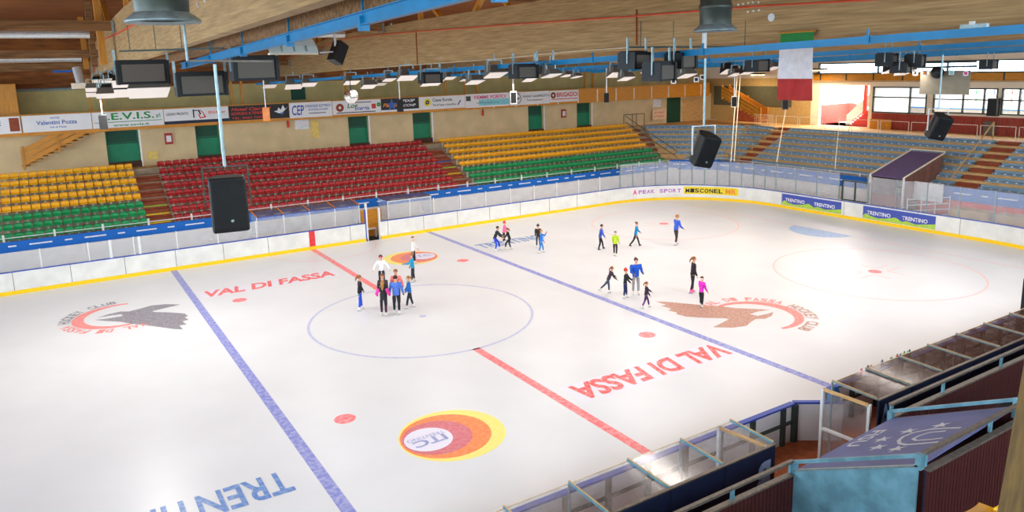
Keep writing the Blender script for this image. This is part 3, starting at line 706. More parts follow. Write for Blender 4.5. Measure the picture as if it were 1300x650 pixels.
banner('black banner with red hotel bowling and tennis lettering', 290, 367, M['blackv'], [('t', 'Hotel Cian Bel', .04, .66, .66, .2, 'ink_r', .3), ('t', 'BOWLING & TENNIS', .04, .38, .52, .18, 'ink_r', 0), ('t', 'TEL. 0462 763200', .04, .1, .6, .13, 'ink_r', 0), ('p', [(.74, .5), (.82, .35), (.88, .38), (.99, .8), (.93, .62), (.9, .92), (.86, .6), (.82, .75), (.8, .55)], 'ink_w'), ('o', .87, .38, 0, .14, 'ink_b')])
banner('white banner with blue CEP initials and electric consortium writing', 367, 422, M['vinyl'], [('t', 'CEP', .06, .2, .28, .62, 'ink_b', .1), ('t', 'CONSORZIO ELETTRICO', .36, .66, .6, .16, 'ink_b', 0), ('t', 'DI POZZA DI FASSA', .44, .44, .46, .13, 'ink_b', 0), ('b', .44, .24, .4, .05, 'ink_k')], ZB0+.0, ZB1-.06)
banner('white banner with brown rosette, green L and blue E lettering', 422, 484, M['vinyl'], [('o', .15, .5, .1, .3, 'brown'), ('t', 'Lor', .3, .45, .22, .34, 'ink_g', .2), ('t', 'Energia', .45, .26, .3, .3, 'ink_b', .2), ('b', .8, .32, .09, .36, 'ink_r'), ('b', .4, .8, .4, .06, 'ink_k'), ('b', .08, .08, .8, .07, 'ink_k'), ('o', .95, .6, .03, .16, 'ink_g')])
star = [(.28+.16*(1 if i % 2 == 0 else .4)*math.cos(PI/2+i*PI/5), .5+.5*(1 if i % 2 == 0 else .4)*math.sin(PI/2+i*PI/5)) for i in range(10)]
banner('black banner with blue star and orange word', 484, 532, M['blackv'], [('b', 0, 0, 1, .14, 'ink_w'), ('p', star, 'ink_b'), ('t', 'Paolo', .05, .38, .38, .26, 'ink_o', .2), ('t', 'PIXIP', .56, .68, .34, .2, 'ink_w', .3), ('t', 'CCNP', .58, .34, .34, .18, 'ink_w', .3)])
banner('white banner reading Cassa Rurale with blue and gold emblem', 532, 591, M['vinyl'], [('o', .18, .55, .16, .3, 'ink_y'), ('o', .18, .55, .05, .16, 'navy'), ('t', 'Cassa Rurale', .29, .6, .42, .24, 'ink_k', 0), ('t', 'Val di Fassa e Agordino', .29, .25, .5, .16, 'ink_k', 0), ('p', [(.82, .25), (.85, .25), (.91, .6), (.88, .62)], 'ink_b'), ('p', [(.8, .25), (.82, .25), (.9, .62)], 'ink_y')])
banner('white and teal banner reading FIEMME PORFIDI in pink', 591, 647, M['vinyl'], [('b', .3, .12, .7, .45, 'ink_t'), ('t', 'FIEMME PORFIDI', .2, .62, .72, .24, 'ink_p', 0), ('b', .02, .5, .1, .35, 'ink_k'), ('b', .25, .3, .5, .04, 'ink_k')], ZB0+.0, ZB1-.04)
banner('white banner with round g emblem and IVANO GASPEROTTI lettering', 647, 698, M['vinyl'], [('o', .17, .5, .38, .44, 'ink_k'), ('t', 'g', .09, .36, .17, .3, 'ink_k', .2), ('t', 'IVANO GASPEROTTI', .33, .56, .65, .17, 'ink_k', 0), ('t', 'Termosanitari', .42, .28, .4, .14, 'ink_k', 0)], ZB0+.0, ZB1-.06)
banner('white banner reading BRIGADOI in bold red', 698, 735, M['vinyl'], [('o', .12, .6, .1, .28, 'brown'), ('t', 'BRIGADOI', .24, .45, .72, .38, 'ink_r', 0), ('b', .05, .22, .9, .07, 'ink_r')])
# timber stairs down from the balcony, left
def bstair(label, p0, p1, w, flip):
    """closed board balustrade of a stair in the plane of its side, p0 upper, p1 lower"""
    p0, p1 = Vector(p0), Vector(p1); t = thing('timber_stair', label, 'stair', (p1.x, p1.y, ZC))
    d = p1-p0; hn = Vector((d.y, -d.x, 0)).normalized() if abs(d.x)+abs(d.y) > 0 else Vector((0, 1, 0))
    for off in (0, w):
        q = MB()
        for j in range(3): z = .1+.33*j; q.prism([p0+hn*off+Vector((0, 0, z)), p1+hn*off+Vector((0, 0, z)), p1+hn*off+Vector((0, 0, z+.28)), p0+hn*off+Vector((0, 0, z+.28))], hn*.04)
        q.build('balustrade_boards', M['orange'], t)
        for f in (.02, .5, .98): c = p0+d*f+hn*off; MB().b2((c.x-.06, c.y-.06, c.z-.15), (c.x+.06, c.y+.06, c.z+1.15)).build('newel_post', M['orangev'], t)
    n = 12
    for i in range(n):
        c = p0+d*(i+.5)/n+hn*w/2; e = Vector((d.x, d.y, 0)).length/n
        q = MB().box(c, (e+.06, w, .06) if abs(d.x) > abs(d.y) else (w, e+.06, .06)); q.build('stair_tread', M['orangev'], t)
bstair('orange timber stair rising to the balcony left of first green door', (-9.6, YB+.35, ZB0-.1), (-13.4, YB+.35, ZC+.55), .9, 1)
bstair('orange timber stair down from balcony at the far corner under the lit lamp', (41., 21.1, ZB0-.2), (41., 16.6, ZC+.35), .9, 1)
# door under far balcony, painted shade of the recess, timber partition
wallthing('storage_door', 'dark green door in the wall under the far end of the balcony', 'door', 855, 139, 1.7, 2.5, M['dgreen'])
wallthing('timber_partition', 'pale timber partition under the far balcony end', 'partition', 880, 140, 2.8, 2.3, M['tanstep'])
wallthing('timber_partition', 'russet timber boarding on the wall beneath the hanging flag side balcony end', 'partition', 935, 148, 3.2, 1.2, M['brown'])
struct(MB().b2((43.2-.06, 14.0, ZC), (43.2-.01, 26, 8.3)).build('wall_corner', mat('corner wall ochre', (196, 160, 100), rough=.9)), 'beige corner wall beside the balcony stair')
tag(MB().b2((43.2-.5, 18.4, ZC), (43.2-.08, 21.6, 5.75)).build('timber_counter', M['brown']), 'russet timber counter against the corner wall behind the balcony stair', 'counter')
tag(MB().b2((43.2-.12, 15.9, 5.8), (43.2-.07, 24.8, 7.6)).build('recess_shade_sheet', mat('corner recess shade', (96, 92, 70), rough=.8)), 'dark olive sheet painting the recess shade on the corner wall, above the russet counter', 'panel')  # flat dark sheet stands in for the shade inside the recess
# railing near corner stairs
t = thing('hand_railing', 'dark steel stair railing descending in front of the first grey seats', 'railing', (31.6, 24.2, ZC))
for dx in (0, .5):
    a0_, a1_ = ony(818+dx*4, 150-dx*10, 24.), Vector((31.9, 18.2, 2.7-dx)); q = MB(); a0_ = Vector((31.4, 24.1, ZC+1.0-dx)); q.tube(a0_, a1_, .025, n=6); q.build('rail_bar', M['ftrim'], t)
for px in (792, 803, 808, 818):
    x = ony(px, 150, 24.4).x; MB().tube((x, 24.4, ZC), (x, 24.4, ZC+1.1), .03, n=6).build('rail_post', M['ftrim'], t)
MB().tube((ony(792, 150, 24.4).x, 24.4, ZC+1.1), (ony(818, 150, 24.4).x, 24.4, ZC+1.1), .03, n=6).build('rail_bar', M['ftrim'], t)

# ------------------------------------------------------------------ end wall (x = 43.2) with lobby opening and cafe windows
XW = 43.2
openings = [(13.2, 8.75, 4.40, 7.72), (8.42, 4.15, 5.62, 7.62), (3.68, -.7, 5.76, 7.56), (-.95, -6.5, 5.76, 7.57), (13.4, -13, 8.62, 9.5), (-7.5, -12, 5.76, 7.57)]
def wall_with(name, x, openings, y0, y1, z0, z1, th, m):
    ys = sorted({y0, y1}|{v for o in openings for v in o[:2]}); zs = sorted({z0, z1}|{v for o in openings for v in o[2:]}); q = MB()
    for a, b in zip(ys[:-1], ys[1:]):
        for c, d in zip(zs[:-1], zs[1:]):
            ym, zm = (a+b)/2, (c+d)/2
            if any(min(o[0], o[1]) < ym < max(o[0], o[1]) and o[2] < zm < o[3] for o in openings): continue
            q.b2((x, a, c), (x+th, b, d))
    return q.build(name, m)
struct(wall_with('wall_end', XW, openings, -30, 26.3, 0, 11.6, .3, M['pale']), 'pale end wall with window band and lobby opening')
t = thing('timber_ledge', 'orange timber boarding band below the high end windows', 'boarding', (XW, 0, 8.1))
MB().b2((XW-.25, 13.7, 8.1), (XW-.18, -13, 8.66)).build('ledge_boards', M['orange'], t)
MB().b2((XW-.3, 13.7, 8.0), (XW-.1, -13, 8.08)).build('ledge_trim', M['tanstep'], t)
for y in np.arange(13, -13, -2.35): MB().b2((XW-.3, y-.04, 8.1), (XW-.25, y+.04, 8.72)).build('ledge_post', M['ftrim'], t)
MB().b2((XW-.3, 13.7, 8.62), (XW-.1, -13, 8.7)).build('ledge_top', M['ftrim'], t)
def window(i, y0, y1, z0, z1, label, mull=(), bars=()):
    t = bpy.data.objects.new('window_%d' % i, None); C.objects.link(t); t.location = (XW, (y0+y1)/2, z0); t['world_built'] = 1; struct(t, label)
    q = MB(); s = .09
    for a, b in ((y0, y0-s), (y1+s, y1)): q.b2((XW-.05, a, z0), (XW+.12, b, z1))
    for a, b in ((z0, z0+s), (z1-s, z1)): q.b2((XW-.05, y0, a), (XW+.12, y1, b))
    for f in mull: y = y0+(y1-y0)*f; q.b2((XW-.05, y+s/2, z0), (XW+.12, y-s/2, z1))
    for f, g0, g1 in bars: z = z0+(z1-z0)*f; q.b2((XW-.05, y0+(y1-y0)*g0, z-s/2), (XW+.12, y0+(y1-y0)*g1, z+s/2))
    q.build('window_frame', M['ftrim'], t); MB().b2((XW+.02, y1, z0), (XW+.03, y0, z1)).build('window_glass', M['pane'], t)
window(1, 8.42, 4.15, 5.62, 7.62, 'first cafe window', (.7,), ((.6, 0, 1), (.6, .2, .22)))
window(2, 3.68, -.7, 5.76, 7.56, 'second cafe window', (.48, .8), ((.55, 0, 1),))
window(3, -.95, -6.5, 5.76, 7.57, 'third cafe window', (.2, .6), ((.55, 0, 1),))
window(4, 13.4, -13, 8.62, 9.5, 'high window band', (.2, .4, .6, .8), ())
window(5, -7.5, -12, 5.76, 7.57, 'fourth cafe window', (.5,), ((.55, 0, 1),))
q = MB()
for y in np.arange(8.4, -12, -.16): q.b2((XW-.06, y, ZC), (XW-.005, y-.13, 5.6))
struct(q.build('trim_1', M['slatr']), 'russet slatted boarding under the cafe windows')
q = MB()
for y in np.arange(8.3, 6.6, -.16): q.b2((XW-.4, y, ZC), (XW-.34, y-.14, 5.15))
tag(q.build('timber_crate', M['orange']), 'orange slatted timber crate against the wall under first cafe window', 'crate')
wallp = MB().b2((XW-.35, -.1, ZC), (XW-.01, -.8, 5.3)); tag(wallp.build('grey_cabinet', M['greyp']), 'small grey cabinet against slatted wall under the second cafe window', 'cabinet')
MBq = MB().b2((XW-.5, -.3, 5.7), (XW-.02, -.9, 6.9)); tag(MBq.build('drinks_cooler', M['black']), 'dark upright appliance in front of the second cafe window', 'appliance')
# rooms behind
room = MB()
room.b2((XW+5, -14, ZC-.1), (XW+5.2, 14, 8.2)); room.b2((XW+.3, -14, ZC-.2), (XW+5, 14, ZC)); room.b2((XW+.3, -14, 8.0), (XW+5, 14, 8.2))
room.b2((XW+.3, 8.5, ZC), (XW+5, 8.65, 8)); room.b2((XW+.3, 13.9, ZC), (XW+5, 14.1, 8)); room.b2((XW+.3, -14.2, ZC), (XW+5, -14, 8))
struct(room.build('wall_cafe', M['white']), 'white walls of lobby and cafe behind the end wall')
lob = thing('lobby_stair', 'red stair with white wall seen through the lobby opening', 'stair', (XW+1.5, 9.6, ZC))
for i in range(10): MB().b2((XW+.8, 10.9-.22*i, ZC), (XW+2.4, 10.9-.22*i-.24, ZC+.17*(i+1))).build('stair_step', M['wred'] if i % 2 == 0 else M['wred'], lob)
for i in range(10): MB().b2((XW+.78, 10.9-.22*i, ZC+.17*(i+1)-.05), (XW+2.4, 10.9-.22*i-.2, ZC+.17*(i+1)+.005)).build('stair_nosing', M['white'], lob)
q = MB(); q.prism([(XW+.72, 11.1, ZC), (XW+.72, 11.1, ZC+.9), (XW+.72, 9.2, ZC+2.6), (XW+.72, 9.2, ZC+1.7)], (.06, 0, 0)); q.build('stair_parapet', M['white'], lob)
MB().b2((XW+.6, 9.6, ZC+1), (XW+.8, 9.35, 7.9)).build('red_post', M['wred'], lob)
q = MB(); q.prism([(XW+4.95, 13.9, ZC), (XW+4.95, 13.9, ZC+1.6), (XW+4.95, 13.2, ZC+1.6), (XW+4.95, 11.5, ZC+.5), (XW+4.95, 8.7, ZC+.5), (XW+4.95, 8.7, ZC)], (-.02, 0, 0))
q.prism([(XW+.3, 13.88, ZC), (XW+4.95, 13.88, ZC), (XW+4.95, 13.88, ZC+1.6), (XW+.3, 13.88, ZC+1.6)], (0, -.02, 0)); struct(q.build('trim_2', M['wred']), 'red painted dado in the lobby')
t = thing('coat_rack', 'red pictures rack on the white lobby wall', 'rack', (XW+3.5, 11.2, ZC)); q = MB()
for i in range(5): q.b2((XW+4.9, 11.9-.35*i, ZC+1.3), (XW+4.94, 11.75-.35*i, ZC+2.1))
q.b2((XW+4.88, 12, ZC+2.1), (XW+4.94, 10.2, ZC+2.2)); q.build('rack_bars', M['wred'], t)
# cafe counter and bottles
ctr = thing('cafe_counter', 'blue cafe counter inside behind the windows', 'counter', (XW+2.2, 3, ZC))
MB().b2((XW+1.9, 6.5, ZC), (XW+2.5, -6.5, 5.95)).build('counter_body', M['white'], ctr); MB().b2((XW+1.8, 6.6, 5.95), (XW+2.6, -6.6, 6.02)).build('counter_top', mat('counter blue', (60, 130, 200), rough=.4), ctr)
sh = thing('bottle_shelf', 'white shelf of the cafe bar back wall', 'shelf', (XW+4.7, 0, ZC))
for z in (6.35, 6.9): MB().b2((XW+4.6, 4, z), (XW+4.95, -6.8, z+.04)).build('shelf_board', M['white'], sh)
cols = ['ink_r', 'ink_g', 'ink_o', 'ink_p', 'ink_b', 'ink_y']; cn = dict(ink_r='red', ink_g='green', ink_o='orange', ink_p='pink', ink_b='blue', ink_y='yellow'); n_ = 0
for zi, z in enumerate((6.39, 6.94)):
    for y in np.arange(3.7, -6.7, -.62):
        c = random.choice(cols); q = MB().lathe((0, 0, 0), [(.001, 0), (.06, 0), (.06, .2), (.02, .27), (.02, .34), (.001, .34)], 8)
        o = q.build('bar_bottle', M[c], None, origin=(0, 0, 0)); o.location = (XW+4.75, y, z); n_ += 1
        tag(o, 'small %s bottle, number %s along the %s shelf of the cafe bar' % (cn[c], ordw(int(round((3.7-y)/.62))+1), 'lower' if zi == 0 else 'upper'), 'bottle', 'bottles behind the cafe bar')
# concourse railing in front of end wall
t = thing('concourse_railing', 'pale steel railing along the walkway above the grey seats', 'railing', (39.5, 4, ZC))
y = 14.5
while y > -13:
    for a in (0, 2.1): MB().tube((39.45, y-a, ZC), (39.45, y-a, ZC+.95), .025, n=6).build('rail_post', M['pale'], t)
    q = MB()
    for z in (.95, .12): q.tube((39.45, y, ZC+z), (39.45, y-2.1, ZC+z), .022, n=6)
    q.build('rail_bar', M['pale'], t); y -= 2.3
q = MB()
for i in range(12): q.tube((39.9, 15.2+.17*i, ZC), (39.9, 15.2+.17*i, ZC+.95), .012, n=5)
q.tube((39.9, 15.2, ZC+.95), (39.9, 17.2, ZC+.95), .02, n=6); q.build('barred_panel', M['pale'], t)
for i, (px, py) in enumerate(((1262, 158),)):
    q = MB().tube(onx(1262, 155, 39.3), onx(1206, 228, 33.9), .045, n=8); q.tube(onx(1262, 155, 39.3), (39.3, onx(1262, 155, 39.3).y, ZC), .04, n=8)
    tag(q.build('stair_handrail', M['tanstep']), 'long pale sloping handrail running down the grey seat terraces', 'handrail')
# green/yellow fold at right end wall of hall (other side): closing walls
struct(MB().b2((-34, 26.3, 0), (46, 26.6, 14)).build('wall_back', M['olive']), 'outer far wall')
# ------------------------------------------------------------------ roof
def roofz(y): return 13.7-abs(y)*.03
q = MB()
for s in (1, -1): q.prism([(-40, 0, roofz(0)), (50, 0, roofz(0)), (50, 31*s, roofz(31)), (-40, 31*s, roofz(31))], (0, 0, .25))
ceil = q.build('ceiling', M['deck']); struct(ceil, 'brown boarded roof')
def beam(x, up, label):
    prof = [(29, 9.6, 10.2), (26, 9.68, 10.55), (20, 9.82, 11.35), (14, 9.93, 11.8), (3, 10.08, 11.95), (-6, 10.18, 11.95), (-14, 10.28, 11.9), (-22, 10.38, 11.8), (-31, 10.5, 11.5)]
    t = bpy.data.objects.new('roof_beam', None); C.objects.link(t); t.location = (x, 0, 10); t['world_built'] = 1; struct(t, label)
    q = MB(); pts = [(x, y, a+up) for y, a, b in prof]+[(x, y, b+up) for y, a, b in prof[::-1]]
    q.prism(pts, (.24, 0, 0)); q.build('beam_timber', M['beam'], t)
    if x in (-9.3, 2.0):
        q = MB()
        if x == 2.0:
            for (px, py) in ((913, 22), (980, 22)):
                p = onx(px if px > 0 else 0, py, x); q.tube(p, p+Vector((-.03, 0, 0)), .09, n=14)
            for (px, py) in ((938, 6), (944, 5), (951, 4), (957, 3), (964, 3), (950, 15), (957, 14), (964, 13), (556, 33), (555, 74), (560, 73)):
                p = onx(px, py, x); q.tube(p, p+Vector((-.03, 0, 0)), .025, n=6)
        else:
            for (px, py) in ((252, 5), (261, 1), (253, 8)): p = onx(px, py, x); q.tube(p, p+Vector((-.03, 0, 0)), .035, n=8)
        q.build('bolt_head', M['steel'], t)
        q = MB()
        pl = [(325, 88), (355, 78), (400, 62), (440, 49), (470, 45), (530, 40), (650, 31), (800, 21), (960, 8), (1100, 0), (1300, -14)] if x == 2.0 else [(116, 98), (124, 72), (131, 50), (150, 42), (175, 28), (190, 18), (230, -8)]
        q.path([onx(a, b, x-.03) for a, b in pl], .022 if x == 2.0 else .03, 6); q.build('conduit', M['cable'], t)
        if x == 2.0:
            q = MB(); q.path([onx(450, 88, x-.03), onx(560, 80, x-.03), onx(640, 74, x-.03), onx(715, 66, x-.03), onx(800, 60, x-.03)], .02, 6); q.build('conduit', M['cord'], t)
            q = MB(); q.path([onx(808, 12, x-.03), onx(808, 57, x-.03)], .02, 6); q.path([onx(528, 40, x-.03), onx(530, 86, x-.03)], .02, 6); q.build('conduit', M['brown'], t)
beam(-20.6, .3, 'glulam roof beam'); beam(-9.3, .3, 'large glulam roof beam crossing the top left of the view'); beam(2.0, 0, 'large glulam roof beam crossing the top of the view')
for x in (13.3, 24.6, 35.9): beam(x, .02, 'glulam roof beam farther down the hall')
q = MB(); q.prism([(-8.55, 29, 9.9), (-8.55, -31, 10.72), (-8.55, -31, 10.98), (-8.55, 29, 10.16)], (.2, 0, 0)); struct(q.build('roof_beam', M['purlin']), 'thin companion timber under the first beam')
for y in (-20, -12.5, -6, 3, 7.0, 16.0, 23.0):     # purlins from beam to beam
    z = {7.0: 12.0, 16.0: 11.2, 23.0: 10.7}.get(y, roofz(y)-.5)
    q = MB()
    for a, b in ((-20.3, -9.35), (-9., 1.95), (2.3, 13.2), (13.6, 24.5), (24.9, 35.8)):
        q.b2((a, y-.1, z-.32), (b, y+.1, z+.06)); 
        for e in (a+.03, b-.03): q.b2((e-.04, y-.13, z-.38), (e+.04, y+.13, z+.05), mi=1)
    q = q.build('roof_purlin', [M['purlin'], M['galv']]); struct(q, 'roof purlin')
# struts from beam tops up to the roof
for x in (-9.3, 2.0):
    for (y0, dy) in ((22, 1.5), (18, 0), (17.0, -.5), (11, 2), (3.2, 0), (1.2, 2.4), (-1.5, -2), (-4, 1.5), (-8, -2), (-11, 2)):
        q = MB().bar((x+.12, y0, 11.85+(.3 if x < 0 else 0)-max(0, (y0-14)*.12)), (x+.12, y0+dy, roofz(y0+dy)+.02), .2, .16); struct(q.build('roof_strut', M['orangev']), 'timber strut on the roof beam')
for y in (10.5, 19.5):
    for a, b in ((-20.3, -9.4), (-8.9, 1.9)):
        q = MB(); z = {10.5: 11.75, 19.5: 10.95}[y]
        if a < -10 or y == 10.5:
            q.tube((a, y, z), (b-.6, y, z), .19, n=16)
            for x in np.arange(a+.2, b-.7, .5): q.tube((x, y, z), (x+.04, y, z), .2, n=16)
            struct(q.build('ventilation_duct', M['duct'], smooth=False), 'spiral duct'); o = C.objects[-1]; del o['kind']
            tag(o, 'silver spiral ventilation duct, %s of those under the roof at top left' % ('upper' if y < 12 else 'lower') if a < -10 else 'silver spiral duct between the two large roof beams', 'duct')
wallthing('blue_sign', 'small plain blue sign under the roof at top left', 'sign', 82, 87.5, 1.25, .4, M['banner'], y=YW-.2)
for px in (97, 106, 117, 129):
    p = onx(px, 50, -9.75); struct(MB().b2((-9.9, p.y-.3, 10.4), (-9.66, p.y+.3, roofz(p.y))).build('roof_strut', M['orangev' if px in (106, 129) else 'purlin']), 'upright timber beside the first beam')
# large round air outlets
def outlet(label, px, pyb, t_, rad, hgt):
    p = dep(px, pyb, t_); t = thing('air_outlet', label, 'air outlet', p)
    q = MB().lathe(p, [(rad*.92, .0), (rad*.95, .35), (rad*1.0, .36), (rad*1.0, .42), (rad*.93, .44), (rad*.93, hgt)], 32); q.build('duct_pipe', M['ductd'], t, smooth=True)
    q = MB().lathe(p, [(rad*.9, .05), (rad*1.28, -.03), (rad*1.3, 0), (rad*.95, .09)], 32); q.build('outlet_rim', M['galv'], t, smooth=True)
    MB().lathe(p, [(.001, .1), (rad*.9, .1)], 32).build('inner_grille', M['black'], t)
outlet('large grey round air outlet hanging at top left', 207, 26, 9.0, .33, 2.2)
outlet('round grey air outlet hanging before the big beam', 908, 38, 13.2, .29, 1.9)

# ------------------------------------------------------------------ blue rails with lamps and heaters
def rz_(y): return 9.88-.0205*(y+10)
RX = {1: -8.6, 2: -1.6, 3: 5.5, 4: 12.6, 5: 19.7}
RLAB = {1: 'thick blue steel rail nearest the viewer under the roof at top left', 2: 'long blue steel rail crossing the view under the big beam', 3: 'blue steel rail, third one away under the roof', 4: 'blue steel rail, fourth one away under the roof', 5: 'blue steel rail farthest away under the roof'}
for k, x in RX.items():
    up = .38 if k == 1 else 0; t = thing('ceiling_rail', RLAB[k], 'rail', (x, 0, 9.8), group=None)
    q = MB(); y0, y1 = 17.5, -26.3
    if k == 1: y0 = -3.5
    if k > 2: y0 = 14
    a, b = Vector((x, y0, rz_(y0)+up)), Vector((x, y1, rz_(y1)+up+(.1 if k == 1 else 0)))
    hh = .075 if k == 1 else .05; fw_ = .11 if k == 1 else .05
    q.bar(a, b, .02, hh*2); q.bar(a+Vector((0, 0, hh)), b+Vector((0, 0, hh)), fw_, .014); q.bar(a-Vector((0, 0, hh)), b-Vector((0, 0, hh)), fw_, .014)
    q.build('steel_section', M['bluerail'], t)
    for y in np.arange(min(13, y0-1), -26, -3.3):
        z = rz_(y)+up; MB().bar((x, y, z+.05), (x, y, z+(.16 if k > 1 else .6)), .03, .03).build('hanger', M['bluerail'], t); 
        MB().box((x, y, z+.0), (.07 if k > 1 else .13, .08, .13 if k > 1 else .18)).build('clamp', M['bluerail'], t)
def flood(px, py, wpx, x, label, group, lit=True, black=False):
    """wide box flood lamp hung under a rail: housing, lamp glass, bracket"""
    p = onx(px, py, x); t_ = (Vector(CP)-p).length; w = wpx*t_/951; w = min(max(w, .3), 1.15); h = w*.5
    t = thing('flood_lamp', label, 'lamp', p, world=True, group=group)
    q = MB(); hx, tx = w/2, w*.36
    top = [(p.x-tx, p.y-.1, p.z+h*.6), (p.x+tx, p.y-.1, p.z+h*.6), (p.x+tx, p.y+.22, p.z+h*.6), (p.x-tx, p.y+.22, p.z+h*.6)]
    bot = [(p.x-hx, p.y-.2, p.z-h*.05), (p.x+hx, p.y-.2, p.z-h*.05), (p.x+hx*.9, p.y+.22, p.z-h*.55), (p.x-hx*.9, p.y+.22, p.z-h*.55)]
    b = len(q.v); q.v += bot+top
    for f in ((4, 5, 6, 7), (0, 1, 5, 4), (1, 2, 6, 5), (2, 3, 7, 6), (3, 0, 4, 7)): q.f.append(f); q.m.append(0)
    q.build('lamp_housing', M['black'] if black else M['greyp'], t)
    g = Vector((0, -.0, -.02)); q = MB(); q.prism([Vector(v)+g for v in bot], (0, 0, .02)); q.build('lamp_glass', M['lens'] if lit else M['refl'], t)
    q = MB()
    for sx in (-1, 1): q.b2((p.x+sx*tx*1.05-.02, p.y+.02, p.z), (p.x+sx*tx*1.05+.02, p.y+.07, p.z+h*.6+.14))
    q.b2((p.x-tx*1.05, p.y+.03, p.z+h*.6+.12), (p.x+tx*1.05, p.y+.06, p.z+h*.6+.15))
    zr = rz_(p.y)+(.38 if x < -7 else 0)
    q.tube((p.x, p.y+.045, p.z+h*.6+.13), (p.x, p.y+.045, max(zr-.05, p.z+h*.6+.3)), .015, n=6)
    q.build('bracket', M['galv'], t)
L2 = [(342, 107, 16), (373, 106.5, 22), (392, 104.5, 18), (446, 102, 18), (468, 107, 18), (494, 99, 14), (517, 95, 24), (549, 101, 26), (603, 101, 20), (629, 91, 26), (700, 93, 18)]
for i, (px, py, w) in enumerate(L2):
    flood(px, py, w, -1.6, 'lit flood lamp under the second blue rail, %s from its far end' % ordw(i+1), 'flood lamps under the blue rails')
L3 = [(484, 105, 12, 5.5), (571, 97, 14, 5.5), (540, 106, 12, 5.5), (590, 100, 10, 5.5), (672, 99, 16, 5.5), (720, 94, 12, 5.5), (732, 96, 10, 5.5), (783, 91, 24, 5.5), (795, 97, 18, 5.5), (822, 89, 10, 5.5), (872, 93, 20, 5.5)]
for i, (px, py, w, x) in enumerate(L3): flood(px, py, w, x, 'small flood lamp under the third blue rail, %s from its far end' % ordw(i+1), 'flood lamps under the blue rails')
L4 = [(926, 87, 22), (934, 92, 16), (950, 89, 18), (982, 84, 16), (1000, 88, 16), (1022, 88, 12), (1135, 85, 24), (1150, 88, 22), (1160, 80, 16)]
for i, (px, py, w) in enumerate(L4): flood(px, py, w, 12.6, 'flood lamp under the fourth blue rail, %s from its far end' % ordw(i+1), 'flood lamps under the blue rails', black=i % 2 == 0)
# near-left cluster of lamps under the first beam
CL = [(124, 101, 12, 34), (135, 100, 14, 31), (146, 99, 16, 28), (118, 111, 16, 30), (140, 114, 22, 27), (134, 118, 20, 25), (165, 112, 34, 23), (188, 110, 44, 20), (160, 101, 30, 22), (120, 117, 18, 32)]
for i, (px, py, w, d) in enumerate(CL):
    p = dep(px, py, d); flood(px, py, w, p.x, 'lit flood lamp in the cluster below the first beam, %s from the wall side' % ordw(i+1), 'flood lamps clustered at left', black=i % 2 == 0)
def heater(label, px, py, t_, w, h, d=.45, rz=0., tilt=.0, strap=True):
    p = dep(px, py, t_); t = thing('radiant_heater', label, 'heater', p, rz, group='dark box heaters under the rails', world=False)
    Rm = Matrix.Rotation(tilt, 3, 'X')
    q = MB().box((0, d/2, 0), (w, d, h), mx=Rm); q.box((0, d*.55, h*.5), (w*.96, d*.7, .06), mx=Rm); q.build('heater_body', M['black'], t)
    MB().box((0, -.012, -.01), (w*.8, .02, h*.74), mx=Rm).build('front_panel', M['greyp'], t)
    for sx in (-1, 1): MB().box((sx*(w/2-.03), -.02, 0), (.07, .06, h*1.02), mx=Rm).build('side_cheek', M['black'], t)
    if strap:
        for sx in (-1, 1): MB().b2((sx*w*.5-.03, d*.3, -.05), (sx*w*.5+.03, d*.3+.02, h*.5+.28)).build('strap', M['galv'], t)
heater('dark box heater with grey panel, leftmost of the three at top left', 182, 92, 19, 1.22, .58)
heater('dark box heater with grey panel beside the speaker rod', 257, 107, 18, 1.15, .55)
heater('dark box heater with grey panel under the white reflector', 325, 87, 16.5, .98, .52)
heater('dark box heater farther left under second rail, before big beam', 669, 91, 18, .62, .32, .35)
heater('small grey fronted heater beside the third rail end', 695, 86, 19, .5, .3, .3)
heater('dark tilted box heater under the second rail, left of its pair', 815, 77, 14.5, .62, .32, .35, .25)
heater('dark tilted box heater hanging lowest under the second rail', 846, 91, 14, .58, .34, .35, .25)
heater('dark box heater behind the speaker rod under second rail', 873, 77, 14.5, .55, .3, .35, .2)
heater('dark box heater near middle of second rail, left part', 549, 99, 22, .62, .3, .35)
heater('black heater housing under the fourth rail, left one', 1134, 76, 19, .62, .32, .35, .3)
heater('black heater housing under the fourth rail, right one', 1170, 77, 19, .5, .3, .35, .3)
heater('black heater housing lowest under the fourth rail', 1152, 86, 19, .55, .26, .35, .3)
heater('dark heater box under third rail behind the flag', 968, 83, 24, .8, .4, .4, .2)
heater('dark far heater under the rail at the right edge', 1262, 82, 28, .8, .34, .4, .2)
# big white reflector
p = dep(366, 60, 15.5); t = thing('reflector_lamp', 'wide white reflector hanging under the nearest blue rail', 'reflector', p, .35, world=False)
q = MB(); prof = [(-.2, -.12), (-.16, .0), (-.05, .14), (.1, .2), (.25, .2)]
for a, b in zip(prof[:-1], prof[1:]): q.prism([(-.6, a[0], a[1]), (-.6, b[0], b[1]), (-.6, b[0], b[1]+.02), (-.6, a[0], a[1]+.02)], (1.2, 0, 0))
q.build('reflector_shell', M['refl'], t)
q = MB(); q.prism([(.6, -.2, -.14), (.6, .3, -.14), (.6, .25, .22), (.6, .05, .22)], (.04, 0, 0)); q.build('end_cap', M['black'], t)
for x in (-.3, .0, .3): MB().b2((x-.015, -.21, -.1), (x+.015, -.17, .03)).build('reflector_rib', M['galv'], t)
MB().box((0, -.17, -.14), (1.2, .06, .03)).build('lower_lip', M['pale'], t)

